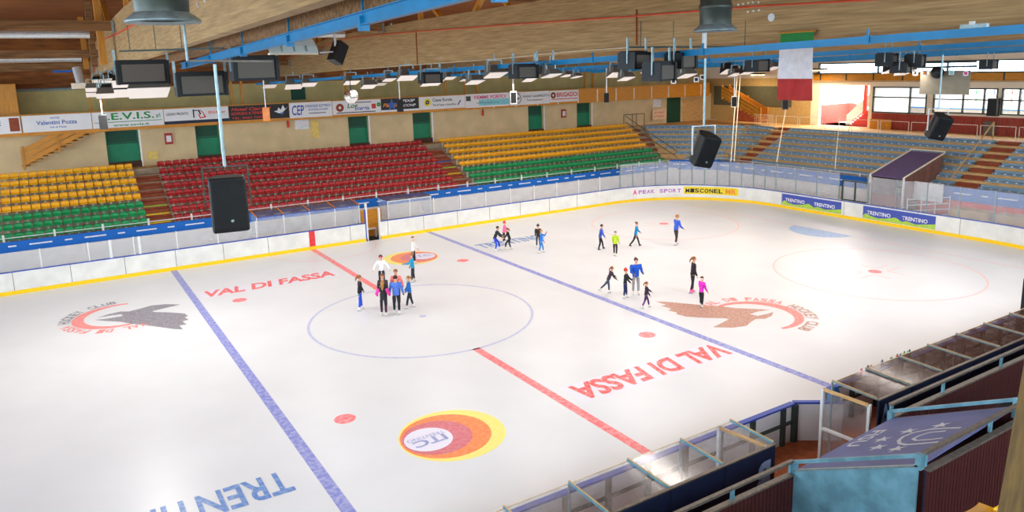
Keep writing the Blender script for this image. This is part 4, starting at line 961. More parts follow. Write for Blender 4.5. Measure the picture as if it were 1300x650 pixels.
# speakers ---------------------------------------------------------
def speaker(label, p, w, h, d, rz, tilt, rodtop, rodm, roll=0., group='large black speakers hanging over the ice'):
    p = Vector(p); t = thing('hanging_speaker', label, 'speaker', p, rz, group=group, world=False)
    Rm = Matrix.Rotation(roll, 3, 'Y') @ Matrix.Rotation(tilt, 3, 'X')
    q = MB(); cc = .08
    out = [(-w/2, 0), (w/2, 0), (w/2*.98, d*.55), (w*.3, d), (-w*.3, d), (-w/2*.98, d*.55)]
    q.prism([Rm @ Vector((x, y-d/2, -h/2)) for x, y in out], Rm @ Vector((0, 0, h)))
    o = q.build('cabinet', M['black'], t); bv = o.modifiers.new('b', 'BEVEL'); bv.width = .035; bv.segments = 3
    o = MB().box(Rm @ Vector((0, -d/2-.012, .01)), (w*.9, .03, h*.9), mx=Rm).build('grille', M['grille'], t); bv = o.modifiers.new('b', 'BEVEL'); bv.width = .012; bv.segments = 2
    MB().ball(Rm @ Vector((.02, -d/2-.03, -h*.28)), .022, 10, 6).build('badge', M['galv'], t)
    q = MB(); zt = h/2+.12
    q.b2((-w/2-.06, -.02, zt), (w/2+.06, .02, zt+.015))
    for sx in (-1, 1): q.b2((sx*(w/2+.05)-.008, -.018, -.02 if abs(tilt) < .1 else -.1), (sx*(w/2+.05)+.008, .018, zt+.01))
    q.build('yoke', M['ftrim'] if abs(tilt) < .1 else M['steel'], t)
    top = Vector(rodtop)-p; top = Matrix.Rotation(-rz, 3, 'Z') @ top
    MB().tube((0, 0, zt), (0, 0, top.z), .022, n=10).build('hanging_rod', rodm, t)
    return t
face = lambda p: math.atan2(CP[1]-p[1], CP[0]-p[0])+PI/2
p1 = dep(290, 258, 9.9); speaker('large black speaker hanging nearest over the ice at left', p1, .46, .72, .40, face(p1)+.05, .0, (p1.x, p1.y, 9.97), M['galv'])
p2 = dep(893, 189, 14.2); speaker('large black tilted speaker hanging at the middle of the view', p2, .38, .62, .40, face(p2)+.55, .32, (p2.x, p2.y, 9.9), M['galv'], .2)
p3 = dep(1190, 160, 19); speaker('black tilted speaker hanging before the cafe windows', p3, .42, .62, .40, face(p3)+.6, .36, (p3.x, p3.y, 9.85), M['galv'], .2)
t = thing('hanging_crossbar', 'thin steel crossbar and rods carrying the nearest speaker', 'hanger', dep(270, 79, 9.9))
MB().bar(dep(238, 77, 9.9), dep(345, 78, 10.6), .025, .025).build('crossbar', M['rail'], t)
MB().tube(dep(238, 77, 9.9), dep(238, 77, 9.9)+Vector((0, 0, .75)), .018, n=8).build('hanging_rod', M['galv'], t)
MB().b2(tuple(dep(894, 66, 14.2)-Vector((.03, .03, 0))), tuple(dep(894, 66, 14.2)+Vector((.03, .03, .42)))).build('strap', M['steel'], thing('hanger_strap', 'short white perforated strap above the middle speaker rod', 'strap', dep(883, 60, 14.2)))
def small_speaker(label, px, py, t_, h, m, tilt=0.):
    p = dep(px, py, t_); t = thing('small_speaker', label, 'speaker', p, face(p), group='small hanging speakers by the far wall', world=False)
    MB().box((0, 0, 0), (h*.52, h*.4, h), mx=Matrix.Rotation(tilt, 3, 'X')).build('cabinet', m, t); MB().box((0, -h*.21, 0), (h*.44, .015, h*.86), mx=Matrix.Rotation(tilt, 3, 'X')).build('grille', M['grille'] if m is not M['ink_o'] else mat('speaker front painted lit', (240, 150, 90)), t)
    q = MB().tube((0, 0, h/2), (0, 0, max(.6, 9.75-p.z)), .022, n=8); q.build('hanging_rod', M['steel'], t)
small_speaker('small dark hanging speaker in front of the green letter banner', 131, 155, 29, .55, M['black'])
small_speaker('small hanging speaker coloured orange as if lit, in front of the black red banner', 338, 145, 31, .55, M['ink_o'])  # orange of cabinet and front stands in for light falling on it
small_speaker('small dark hanging speaker before the blue star banner', 508, 134, 33, .55, M['black'])
small_speaker('small white hanging speaker before the round g banner', 652, 124, 33, .55, M['steel'])
small_speaker('small dark hanging speaker before the orange balcony boards', 770, 124, 36, .45, M['black'])
small_speaker('small cream hanging speaker near the far lamp', 932, 129, 34, .5, M['pale'])
small_speaker('small grey hanging speaker below the flag', 997, 132, 33, .5, M['greyp'])
p = dep(429, 67, 17); t = thing('small_spot_speaker', 'small black angled speaker hanging before the beam at upper left', 'speaker', p, .4, world=False)
MB().box((0, 0, 0), (.28, .24, .48), mx=Matrix.Rotation(.5, 3, 'Y')).build('cabinet', M['black'], t); MB().b2((-.08, -.02, .1), (-.04, .02, .75)).build('strap', M['steel'], t)
MB().bar((-.9, 0, -.02), (0, 0, .03), .03, .03).build('side_bar', M['steel'], t)
for lab, a, b in (('thin dark cable tray in front of the first beam above the box heaters', dep(152, 65, 15), dep(284, 61, 15)), ('thin dark cable tray under the big beam above the tilted heaters', dep(797, 60, 15), dep(962, 59, 15))):
    t = thing('cable_tray', lab, 'cable tray', a); MB().bar(a, b, .05, .035).build('tray', M['ftrim'], t)
    for f in (.1, .35, .6, .9): c = a+(b-a)*f; MB().tube(c, c+Vector((0, 0, .5)), .008, n=5).build('drop_rod', M['ftrim'], t)
p = dep(1237, 34, 12.5); t = thing('junction_box', 'small steel box on top of the second rail at the upper right', 'box', p); MB().box(p, (.1, .42, .09)).build('box_body', M['galv'], t); MB().box(p+Vector((-.04, .02, .06)), (.05, .08, .06)).build('box_lid', M['steel'], t)
t = thing('duct_elbow', 'short vertical silver duct at the end of the ducts, top left', 'duct', dep(100, 98, 40)); MB().tube(dep(97, 86, 40), dep(103, 107, 40), .22, n=16).build('duct_pipe', M['duct'], t)
MB().box(dep(103, 109, 40), (.9, .5, .3)).build('outlet_box', M['pale'], t)
# disco ball
p = dep(445.5, 122.5, 29); t = thing('mirror_ball', 'round silver mirror ball hanging under the second rail', 'mirror ball', p)
q = MB().ball(p, .28, 24, 16); q.build('ball', M['mirror'], t); MB().tube(p+Vector((0, 0, .27)), (p.x, p.y, 9.7), .015, n=6).build('cord', M['ftrim'], t)
# flag
t = thing('hanging_flag', 'green white and red vertical flag hanging from the big beam', 'flag', (1.9, -16.05, 10.45))
for z0, z1, m, nm in ((10.14, 10.4, mat('flag green', (36, 134, 62), rough=.7), 'flag_band'), (9.42, 10.14, mat('flag white', (226, 220, 222), rough=.7), 'flag_band'), (8.95, 9.42, mat('flag red', (184, 44, 40), rough=.7), 'flag_band')):
    q = MB(); n = 14; ys = [-15.63-.86*i/n for i in range(n+1)]; f = lambda y, z: 1.9-.05*math.sin((y+15)*9+(z-9)*1.5)*(10.5-z)*.7
    zs_ = [z0+(z1-z0)*j/5 for j in range(6)]
    for j in range(5):
        for i in range(n):
            q.face([(f(ys[i], zs_[j]), ys[i], zs_[j]), (f(ys[i+1], zs_[j]), ys[i+1], zs_[j]), (f(ys[i+1], zs_[j+1]), ys[i+1], zs_[j+1]), (f(ys[i], zs_[j+1]), ys[i], zs_[j+1])])
    q.build(nm, m, t, smooth=True)
MB().tube((1.9, -15.6, 10.42), (1.9, -16.52, 10.42), .02, n=8).build('flag_pole', M['orangev'], t)
# grey cloth screen and stage lamps at the right
p0, p1 = onx(1169, 96, 12.6), onx(1232, 95, 12.6); zb = onx(1200, 120, 12.6).z
q = MB().b2((12.58, p0.y, zb), (12.62, p1.y, p0.z+.15)); tag(q.build('hanging_screen', mat('grey cloth', (150, 140, 120), rough=.8, vary=.1)), 'plain grey cloth screen hanging before the cafe windows', 'screen')
t = thing('lamp_bar', 'black truss bar carrying the stage lamps above the grey screen', 'lamp bar', onx(1180, 84, 12.4))
MB().tube(onx(1160, 86, 12.4), onx(1240, 84, 12.4), .03, n=8).build('bar_tube', M['ftrim'], t)
MB().tube(onx(1160, 80, 12.4), onx(1240, 78, 12.4), .03, n=8).build('bar_tube', M['ftrim'], t)
for i, (px, py, c) in enumerate(((1162, 93, 'black'), (1174, 92.5, 'ink_o'), (1208, 92, 'ink_t'), (1226, 93, 'ink_p'))):
    p = onx(px, py, 12.3); t = thing('stage_lamp', 'stage lamp with square white frame, %s along the bar above the screen' % ordw(i+1), 'lamp', p, face(p), group='stage lamps', world=False)
    q = MB(); s = .075
    for a, b in (((-s, -s), (s, -s*.6)), ((-s, s*.6), (s, s)), ((-s, -s), (-s*.6, s)), ((s*.6, -s), (s, s))): q.b2((a[0], -.02, a[1]), (b[0], 0, b[1]))
    q.build('gel_frame', M['ink_w'], t); MB().tube((0, .0, 0), (0, .22, 0), .055, n=14).build('lamp_barrel', M['black'], t)
    MB().b2((-.05, -.012, -.05), (.05, -.008, .05)).build('colour_gel', M[c], t); MB().b2((-.07, .1, 0), (-.05, .13, .25)).build('yoke', M['ftrim'], t)
p = onx(1190, 92, 12.3); q = MB().ball(p, .2, 14, 10); tag(q.build('fan_housing', M['black'], smooth=True), 'round black lamp housing between the stage lamps', 'lamp')
for i, (px, py) in enumerate(((855, 103), (884, 101), (892, 98))):
    p = dep(px, py, 38); t = thing('stage_lamp', 'far tiny lamp with white square frame, %s before the orange balcony' % ordw(i+1), 'lamp', p, face(p), group='far stage lamps', world=False)
    q = MB(); s = .13
    for a, b in (((-s, -s), (s, -s*.6)), ((-s, s*.6), (s, s)), ((-s, -s), (-s*.6, s)), ((s*.6, -s), (s, s))): q.b2((a[0], -.02, a[1]), (b[0], 0, b[1]))
    q.build('gel_frame', M['ink_w'], t); MB().tube((0, 0, 0), (0, .3, 0), .09, n=12).build('lamp_barrel', M['black'], t)
    MB().tube((0, .15, .05), (0, .15, .9), .012, n=6).build('hanging_rod', M['ftrim'], t)
# bright lamps in the far corner
for i, (px, py) in enumerate(((962, 94), (1040, 88))):
    p = onx(px, py, 41.3); t = thing('wall_floodlight', 'bright warm floodlight high in the far corner, %s' % ('left of the flag' if i == 0 else 'right of the flag'), 'lamp', p)
    MB().box(p, (.5, 1.2, .14)).build('lamp_housing', M['ftrim'], t); MB().box(p-Vector((0, 0, .09)), (.45, 1.1, .04)).build('lamp_glass', M['lensw'], t)
# thin cords over the far end
for i, (a, b) in enumerate((((936, 95), (928, 205)), ((940, 95), (932, 205)), ((1000, 125), (986, 206)), ((1066, 150), (1060, 215)))):
    pa, pb_ = dep(*a, 42), dep(*b, 42); q = MB().tube(pa, pb_, .022, n=5); tag(q.build('net_cord', M['cord']), 'thin pale cord of the raised safety net, %s from the balcony side' % ordw(i+1), 'cord', 'net cords')

# ------------------------------------------------------------------ near side: boards, team boxes, stand front
Yn = WN
def near_boards(label, x0, x1, a=None):
    t = thing('near_boards', label, 'rink boards', (x0, Yn, 0), group='near dasher boards')
    MB().b2((x0, Yn-.05, 0), (x1, Yn, H-.05)).build('board_panel', M['vinyl'], t)
    MB().b2((x0, Yn-.13, H-.05), (x1, Yn+.02, H)).build('board_cap', M['cap'], t)
    MB().b2((x0, Yn-.02, 0), (x1, Yn+.02, .185)).build('kick_plate', M['kick'], t)
    x = x0+.05
    while x < x1: MB().b2((x-.06, Yn-.14, 0), (x+.06, Yn-.05, H-.05)).build('board_stud', M['ftrim'], t); x += 1.15
    MB().b2((x0, Yn-.12, .55), (x1, Yn-.05, .61)).build('board_rail', M['ftrim'], t)
near_boards('near rink boards with blue cap in front of the lower team box', -20, 3.45)
near_boards('near rink boards with blue cap in front of the upper team box', 4.75, XE-R-.02)
t = thing('board_wing', 'short turned rink board with blue cap at the gap between team boxes', 'rink boards', (3.5, Yn, 0))
a, b = Vector((3.5, Yn-.02, 0)), Vector((4.55, Yn-.75, 0))
q = MB().bar(a+Vector((0, 0, .52)), b+Vector((0, 0, .52)), .06, 1.04); q.build('board_panel', M['vinyl'], t); MB().bar(a+Vector((0, 0, 1.08)), b+Vector((0, 0, 1.08)), .13, .05).build('board_cap', M['cap'], t)
MB().b2((3.42, Yn-.18, 0), (3.54, Yn-.04, 1.05)).build('hinge_post', M['ftrim'], t)
struct(MB().b2((-20, -18.6, -.06), (26, Yn-.06, .02)).build('floor_bench', M['floorb']), 'brown rubber floor behind the near boards')
YF, YK, ZR = -16.28, -17.45, 2.03
def team_box(label, x0, x1, step, letter, endl, endr, xs=None):
    t = thing('team_box', label, 'team box', ((x0+x1)/2, YK, 0))
    xs = xs or list(np.arange(x0, x1+.01, step))
    for x in xs: MB().bar((x, YF, ZR+.03), (x, YK, ZR+.0), .045, .05).build('roof_bar', M['galv'] if letter == 'A' else M['sheet'], t); 
    for x in xs: MB().bar((x, YF, ZR+.06), (x, YK, ZR+.03), .02, .015).build('bar_edge', M['tanstep'], t)
    for a, b in zip(xs[:-1], xs[1:]):
        q = MB(); q.prism([(a+.02, YF, ZR), (b-.02, YF, ZR), (b-.02, YK, ZR-.03), (a+.02, YK, ZR-.03)], (0, 0, .012)); q.build('roof_sheet', M['glassn'] if letter == 'B' else M['tint2'], t)
    for a, b in zip(xs[:-1], xs[1:]):
        MB().b2((a+.012, YK-.05, 0.02), (b-.012, YK, ZR-.02)).build('back_panel', M['navy'], t)
    MB().b2((x0, YK-.06, ZR-.03), (x1, YK+.01, ZR+.0)).build('back_edge', M['rail'], t)
    MB().b2((x0, YF-.01, ZR-.01), (x1, YF+.01, ZR+.012)).build('front_edge', M['pale'], t)
    for x in xs[::2]: MB().b2((x-.02, YF-.02, 0.02), (x+.02, YF+.02, ZR)).build('front_post', M['galv'], t)
    q = MB().b2((x0+.2, YK+.08, .42), (x1-.2, YK+.5, .47)); q.build('bench', M['brown'], t)
    return t
MATS['tint2'] = M['tint2'] = glassmat('amber roof sheet', (96, 70, 62), haze=.55, noise=.25, gloss=.05)
tb = team_box('lower team box with clear roof sheets and navy back wall marked B', -9.0, -.1, 1.45, 'B', 1, 1, [-10.35, -8.95, -7.5, -5.95, -4.5, -3.05, -1.6, -.1])
text('box_letter', 'B', mat('letter blue grey', (150, 164, 196), rough=.6), (-.25, YK-.055, .95), (-1, 0, 0), (0, 0, 1), .42, .78, tb, bold=.03, depth=-.004)
text('box_letters', 'VAL DI FASSA', MATS['letter blue grey'], (-1.5, YK-.055, 1.1), (1, 0, 0), (0, 0, 1), .62, .09, tb, depth=.004)
xa = [3.5, 4.85, 6.25, 7.65, 9.1, 10.6, 12.1, 13.6, 15.1]
ta = team_box('upper team box with amber tinted roof sheets and navy back wall marked A', 3.5, 15.1, 1.45, 'A', 1, 1, xa)
pA = ony(1112, 552, YK-.055); text('box_letter', 'A', mat('letter slate', (136, 164, 220), rough=.6), (max(3.55, pA.x), YK-.055, pA.z+.03), (1, 0, 0), (0, 0, 1), .46, .66, ta, bold=.02, depth=.004)
def glazed_door(label, x, a0, z1, ang, wd):
    t = thing('glazed_door', label, 'door', (x, a0, .02), 0)
    p = Vector((x, a0, 0)); d = Vector((math.cos(ang), math.sin(ang), 0)); e = p+d*wd
    for q_ in (p, e): MB().b2((q_.x-.035, q_.y-.035, .02), (q_.x+.035, q_.y+.035, z1)).build('frame_post', M['steel'] if True else M['galv'], t)
    for z in (z1-.03, 1.0): MB().bar(p+Vector((0, 0, z)), e+Vector((0, 0, z)), .07, .06).build('frame_bar', M['tanstep'] if z > 1.5 else M['steel'], t)
    MB().bar(p+Vector((0, 0, .05)), e+Vector((0, 0, .05)), .06, .06).build('frame_bar', M['steel'], t)
    MB().bar(p+Vector((0, 0, (z1+.05)/2)), e+Vector((0, 0, (z1+.05)/2)), .012, z1-.1).build('door_glass', M['glassn'], t)
pa = onz(1045, 494, 2.0); pe = onz(1104, 515, 2.0); dd = pe-pa
glazed_door('open glazed door with white frame standing at the end of the upper team box', pa.x, pa.y, 2.03, math.atan2(dd.y, dd.x), dd.length)
pa = onz(913, 543, 2.0); pe = onz(972, 567, 2.0); dd = pe-pa
glazed_door('glazed end door with steel frame closing the lower team box', pa.x, pa.y, 2.03, math.atan2(dd.y, dd.x), dd.length)
# bottles on the cap
for i, (px, py, c, cn_) in enumerate(((1094, 470, 'ink_p', 'pinkish'), (1102, 466, 'ink_b', 'blue'), (1106, 466, 'ink_o', 'orange'), (1120, 462, 'tarp', 'violet'), (1131.5, 458, 'ink_g', 'green'), (1139, 455, 'ink_r', 'red'), (1143.5, 450.5, 'ink_b', 'blue'), (1148, 450, 'lime', 'lime'), (1152.5, 447, 'ink_t', 'teal'), (1155, 445, 'ink_g', 'green'))):
    p = onz(px, py, H+.01); p.y = min(max(p.y, Yn-.1), Yn-.02) 
    p = ony(px, py, Yn-.06); p.z = H
    t = thing('water_bottle', '%s water bottle on the board cap by the upper team box, %s from the gap' % (cn_, ordw(i+1)), 'bottle', p, group='water bottles on the board cap', world=True)
    MB().lathe(p, [(.001, 0), (.042, 0), (.042, .17), (.02, .21), (.001, .21)], 10).build('bottle_body', M[c], t, smooth=True)
    MB().lathe(p+Vector((0, 0, .205)), [(.02, 0), (.02, .035), (.001, .045)], 8).build('bottle_cap', M['ink_k'] if i % 2 else M['ink_w'], t)
q = MB().b2((4.9, Yn-1.0, .45), (5.7, Yn-.75, 1.5)); 
p = Vector((4.45, Yn-.55, 1.16)); q = MB().ball(p, (.22, .12, .3), 12, 8); q.ball(p+Vector((.15, .02, -.25)), (.12, .1, .28), 10, 8); tag(q.build('hanging_jacket', mat('jacket blue', (40, 110, 170), rough=.8), smooth=True), 'bright blue jacket draped at the corner of the upper team box', 'jacket')
# dark post at the right edge
t = thing('goal_judge_post', 'tall black post at the far end of the upper team box', 'post', onz(1296, 390, 1.9))
p = onz(1296, 392, 1.9); MB().b2((p.x-.08, p.y-.12, 0.02), (p.x+.08, p.y-.02, 2.9)).build('post_body', M['black'], t); MB().b2((p.x+.08, p.y-.5, 1.9), (p.x+.12, p.y-.12, 2.85)).build('post_panel', M['dgreen'], t)

# stand front: rails and slatted parapets
def slatted(name, label, x0, x1, y, z0, z1, m=None):
    t = thing(name, label, 'parapet', (x0, y, z0)); q = MB(); x = x0
    while x < x1: q.b2((x, y-.03, z0), (x+.085, y, z1)); x += .1
    q.build('slat_boards', m or M['slat'], t); MB().b2((x0, y, z0), (x1, y+.03, z1)).build('backing', M['navy'], t)
    MB().b2((x0, y-.06, z1), (x1, y+.05, z1+.04)).build('ledge', M['rail'], t)
    return t
def railrun(label, x0, x1, y, z, zl, posts):
    t = thing('stand_handrail', label, 'handrail', (x0, y, zl)); MB().b2((x0, y-.035, z-.05), (x1, y+.035, z)).build('top_rail', M['rail'], t)
    for x in posts: MB().b2((x-.04, y-.02, zl), (x+.04, y+.02, z-.05)).build('rail_post', M['sheet'], t)
railrun('grey steel handrail of near stand, below the vomitory at bottom', -12, -1.15, -18.7, 2.56, 2.3, (-10.4, -8.9, -7.4, -5.9, -4.3, -2.75, -1.2))
slatted('slatted_parapet', 'dark red slatted parapet under the lower grey handrail', -12, -1.2, -18.72, .0, 2.28)
railrun('grey steel handrail of near stand above the upper slatted parapet', 1.9, 20, -18.7, 2.84, 2.55, (1.95, 3.9, 6.4, 8.9, 11.4, 14))
slatted('slatted_parapet', 'dark red slatted parapet right of the covered stairway', 1.95, 20, -18.72, .0, 2.52)
v = thing('stairway_cover', 'zinc sided stairway cover with blue tarp top and white star emblem', 'stairway cover', (-1.13, -19.8, 0))
xl, xr, ya, yb, za, zb, = -1.13, 1.9, -18.75, -21.0, 2.36, 3.50
q = MB(); q.prism([(xl, ya, .4), (xl, ya, za), (xl, yb, zb), (xl, yb, .4)], (-.04, 0, 0)); q.build('side_sheet', M['sheet'], v)
MB().bar((xl-.02, ya, za+.01), (xl-.02, yb, zb+.01), .06, .03).build('sheet_edge', M['galv'], v)
q = MB(); TR = .17; q.prism([(xr, ya, .4), (xr, ya, za+TR), (xr, yb, zb+TR), (xr, yb, .4)], (.04, 0, 0)); q.build('side_sheet', M['slat'], v)
q = MB(); q.prism([(xl, ya, za), (xr, ya, za+TR), (xr, yb, zb+TR), (xl, yb, zb)], (0, 0, -.03)); q.build('tarp_top', M['tarp'], v)
for x in (xl, xr):
    MB().bar((x, ya+.02, 2.52 if x < 0 else 2.68), (x, yb, 3.68 if x < 0 else 3.8), .06, .06).build('side_rail', M['sheet'], v)
for x, y, z0, z1 in ((xl, ya+.02, 2.3, 2.52), (xr, ya+.02, 2.3, 2.68), (xl, yb, 3.45, 3.7), (xr, yb, 3.45, 3.8)): MB().b2((x-.05, y-.05, z0), (x+.05, y+.05, z1)).build('corner_post', M['sheet'], v)
def tz(y): return za+(y-ya)/(yb-ya)*(zb-za)+.004
TX = Vector((xr-xl, 0, TR)).normalized(); TN = TX.cross(Vector((0, yb-ya, zb-za))).normalized(); TN = TN if TN.z > 0 else -TN
def ontarp(px, py):
    d = Vector(ray(px, py)); n = TN; o = Vector((xl, ya, za+.004)); c = Vector(CP); s = (o-c).dot(n)/d.dot(n); return c+d*s
upv = Vector((0, yb-ya, zb-za)).normalized()
im = mat('tarp emblem white', (206, 212, 220), rough=.6)
p0 = ontarp(1110, 547)
text('emblem_letters', 'FISU', im, p0, -TX, upv, .95, .30, v, bold=.02)
for px, py in ((1153, 547.5), (1194, 540), (1120, 558), (1114, 568), (1138, 570)):
    c = ontarp(px, py); X = TX; q = MB()
    q.face([c+(X*math.cos(a)+upv*math.sin(a))*(.19 if i % 2 == 0 else .075)+Vector((0, 0, .004)) for i, a in enumerate([-PI/2+i*PI/5 for i in range(10)])]); q.build('emblem_star', im, v)
def stroke(pts, w):
    q = MB(); W_ = [ontarp(*p_) for p_ in pts]; nn = TX.cross(upv)
    for i in range(len(W_)-1):
        d = (W_[i+1]-W_[i]).normalized(); s = d.cross(nn)*w; e = d*w*.4; q.face([W_[i]-s-e, W_[i+1]-s+e, W_[i+1]+s+e, W_[i]+s-e])
    q.build('emblem_stroke', im, v)
stroke([(1219, 543), (1200, 543.5), (1180, 545), (1160, 549), (1147, 554), (1141, 559), (1142, 563), (1150, 564.5), (1170, 563), (1190, 561)], .035)
stroke([(1200, 547), (1180, 549), (1167, 553), (1159, 557), (1163, 559), (1180, 558), (1196, 556)], .03)
# upper tier front
railrun('dark steel handrail of upper tier behind the stairway cover', -1.1, 5., -21.05, 3.76, 3.5, (-1.08, .9, 2.9, 4.8))
slatted('slatted_parapet', 'dark red slatted parapet of the upper tier by the wooden column', -1.05, 5., -21.07, 1.9, 3.42)
tier = MB(); tier.b2((-14, -21.0, -.06), (-1.2, -18.75, .35)); tier.b2((2.0, -21.0, -.06), (22, -18.75, 1.6)); tier.b2((-14, -34, 0), (22, -21.1, 1.9)); tier.b2((-12, -34, 1.9), (22, -24.6, 3.3))
struct(tier.build('grandstand_near', M['dark']), 'dark steps of the near grandstand')
# two yellow seats at the foot of the column
for i, (px, py, lab) in enumerate(((1237, 656, 'yellow seat at the bottom edge of the view beside the wooden column'), (1257, 640, 'yellow seat tucked behind the wooden column, next to the other yellow seat'))):
    p = dep(px, py, 9.3)
    o = bpy.data.objects.new('near_yellow_chair', YS); C.objects.link(o); o.location = (p.x, p.y, p.z-.66); o.rotation_euler.z = PI+.0; tag(o, lab, 'seat', 'near yellow seats')
    YSZ = p.z-.66
    q = MB().b2((p.x-.35, p.y-.4, 1.85), (p.x+.35, p.y+.4, YSZ)); struct(q.build('floor_plinth', M['dark']), 'dark step under the near seats')
cp_ = [ony(1266, 650, -24.0), ony(1292, 505, -24.0)]; sl = (cp_[1].x-cp_[0].x)/(cp_[1].z-cp_[0].z)
cx_ = lambda z: cp_[0].x+(z-cp_[0].z)*sl
q = MB(); q.prism([(cx_(0), -24.0, 0), (cx_(0)+.6, -24.0, 0), (cx_(11)+.9, -24.0, 11), (cx_(11), -24.0, 11)], (0, -.5, 0))
struct(q.build('column_timber', M['dtimber']), 'olive brown leaning timber column at the right edge')

# ------------------------------------------------------------------ people
SKIN = mat('skin', (226, 170, 138), rough=.55, vary=.06)
def skin_mesh(name, verts, edges, radii, m, parent, root=0, sub=1):
    me = bpy.data.meshes.new(name); me.from_pydata(verts, edges, []); o = bpy.data.objects.new(name, me); C.objects.link(o)
    mo = o.modifiers.new('s', 'SKIN'); mo.use_smooth_shade = True; mo.branch_smoothing = .3
    if sub: s = o.modifiers.new('u', 'SUBSURF'); s.levels = s.render_levels = sub
    for i, sv in enumerate(me.skin_vertices[0].data): sv.radius = radii[i] if isinstance(radii[i], tuple) else (radii[i], radii[i]); sv.use_root = (i == root)
    me2 = bpy.data.meshes.new_from_object(o.evaluated_get(bpy.context.evaluated_depsgraph_get()))
    bpy.data.objects.remove(o); me2.materials.clear(); me2.materials.append(m)
    me2.name = name
    return me2
def add(name, me, parent):
    o = bpy.data.objects.new(name, me); C.objects.link(o); o.parent = parent; return o
_pal = {}
def cloth(rgb): 
    k = 'cloth %d %d %d' % rgb; return mat(k, rgb, rough=.8, vary=.12, scale=9)
def D(a, b=0.):  # direction: a = forward swing from straight down (deg), b = outward
    a, b = math.radians(a), math.radians(b); return Vector((math.sin(a)*math.cos(b), math.sin(b), -math.cos(a)*math.cos(b)))
def person(label, x, y, Hh, ang, top, pants, hair=(110, 70, 40), hairstyle='short', hat=None, band=None, lean=4, legs=((4, 6), (-4, 6)), arms=((8, 14, 20), (8, 14, 20)), sleeve=None, boots=(236, 230, 222), glove=None, stripe=None, collar=None, headyaw=0., name='skater', group='ice skaters', wide=1.):
    """x forward, y to the figure's left; limbs as (swing, flex) and (swing, out, elbow) in degrees for left and right"""
    k = Hh/1.0; t = thing(name, label, 'person', (x, y, 0), math.radians(ang), group=group, world=False)
    ln = math.radians(lean); up = Vector((math.sin(ln), 0, math.cos(ln)))
    hip = Vector((0, 0, .52)); J = {}
    low = 9
    for s, (sw, fl), nm in ((1, legs[0], 'L'), (-1, legs[1], 'R')):
        h = hip+Vector((0, .052*s, -.01)); kn = h+D(sw+fl*.5, 3*s)*.235; an = kn+D(sw-fl*.5, 0)*.225; J[nm] = (h, kn, an, sw-fl*.5)
        low = min(low, an.z-.062)
    dz = -low
    for nm in 'LR': J[nm] = tuple(Vector((v.x, v.y, v.z+dz)) if isinstance(v, Vector) else v for v in J[nm])
    hip = hip+Vector((0, 0, dz)); waist = hip+up*.09; chest = hip+up*.2; sh = hip+up*.285; nk = hip+up*.325; hd = nk+Vector((math.sin(ln*.5), 0, 1))*.075; ht = hd+Vector((.005, 0, .045))
    A = {}
    for s, (sw, ou, el), nm in ((1, arms[0], 'L'), (-1, arms[1], 'R')):
        ou *= .62; a = sh+Vector((0, .098*s*wide, -.008)); e = a+D(sw, ou*s)*.165; w = e+D(sw+el, ou*s*.5-(12*s if el > 60 else 0))*.145; A[nm] = (a, e, w, (w-e).normalized())
    S = lambda v: v*k
    V = []; E = []; Rr = []
    def nv(p, r, pr=None):
        V.append(tuple(S(p))); Rr.append((r[0]*k, r[1]*k) if isinstance(r, tuple) else r*k)
        if pr is not None: E.append((pr, len(V)-1))
        return len(V)-1
    root = nv(hip, (.058, .044)); w_ = nv(waist, (.052, .040), root); c_ = nv(chest, (.064, .048), w_); s_ = nv(sh, (.040, .030), c_); n_ = nv(nk, .026, s_); h_ = nv(hd, (.05, .055), n_); nv(ht, (.047, .05), h_)
    for nm in 'LR':
        h, kn, an, fa = J[nm]; a = nv(h, .038, root); m_ = nv((h+kn)/2, .036, a); b = nv(kn, .028, m_); cf = nv(kn+(an-kn)*.35, .031, b); c = nv(an, .019, cf)
        f = D(fa+90 if False else 90+fa*.6); nv(an+Vector((f.x, 0, f.z))*.06+Vector((0, 0, -.022)), .018, c)
        a, e, w, dr = A[nm]; a1 = nv(a, .022, s_); e1 = nv(e, .018, a1); f1 = nv(e+(w-e)*.4, .017, e1); w1 = nv(w, .013, f1); nv(w+dr*.035, (.019, .012), w1)
    body = skin_mesh('body', V, E, Rr, SKIN, t, root, 1)
    # fingers, ears and nose are grown onto the same body mesh
    q = MB(); q.v = [tuple(v.co) for v in body.vertices]; q.f = [tuple(p.vertices) for p in body.polygons]; q.m = [0]*len(q.f)
    for s, nm in ((1, 'L'), (-1, 'R')):
        a, e, w, dr = A[nm]; pm = S(w+dr*.045); side = dr.cross(Vector((0, s, 0))); side = side.normalized() if side.length > .1 else Vector((1, 0, 0)); out = dr.cross(side).normalized()
        for i, ln_ in enumerate((.030, .034, .031, .025)):
            b0 = pm+side*(i-1.5)*.0095*k; b1 = b0+(dr*.6*ln_)*k; b2_ = b1+(dr*.8-out*.5*s)*ln_*.5*k
            q.tube(b0, b1, .0052*k, .0048*k, n=6); q.tube(b1, b2_, .0048*k, .0036*k, n=6)
        th = S(w+dr*.022)+side*.016*k; q.tube(th, th+(dr*.6+side*.8)*.03*k, .006*k, .0045*k, n=6)
    hy = Matrix.Rotation(math.radians(headyaw), 3, 'Z'); hc = S(hd+Vector((0, 0, .02))); fw = hy @ Vector((1, 0, 0)); lf = hy @ Vector((0, 1, 0))
    q.ball(hc+fw*.056*k-Vector((0, 0, .012*k)), (.014*k, .009*k, .014*k), 8, 6)
    for s in (1, -1): q.ball(hc+lf*.052*k*s, (.010*k, .006*k, .016*k), 8, 6)
    o = q.build('body', SKIN, t, smooth=True)
    for s in (1, -1): MB().ball(hc+fw*.052*k+lf*.019*k*s+Vector((0, 0, .004*k)), .0042*k, 8, 6).build('eye', M['black'], t)
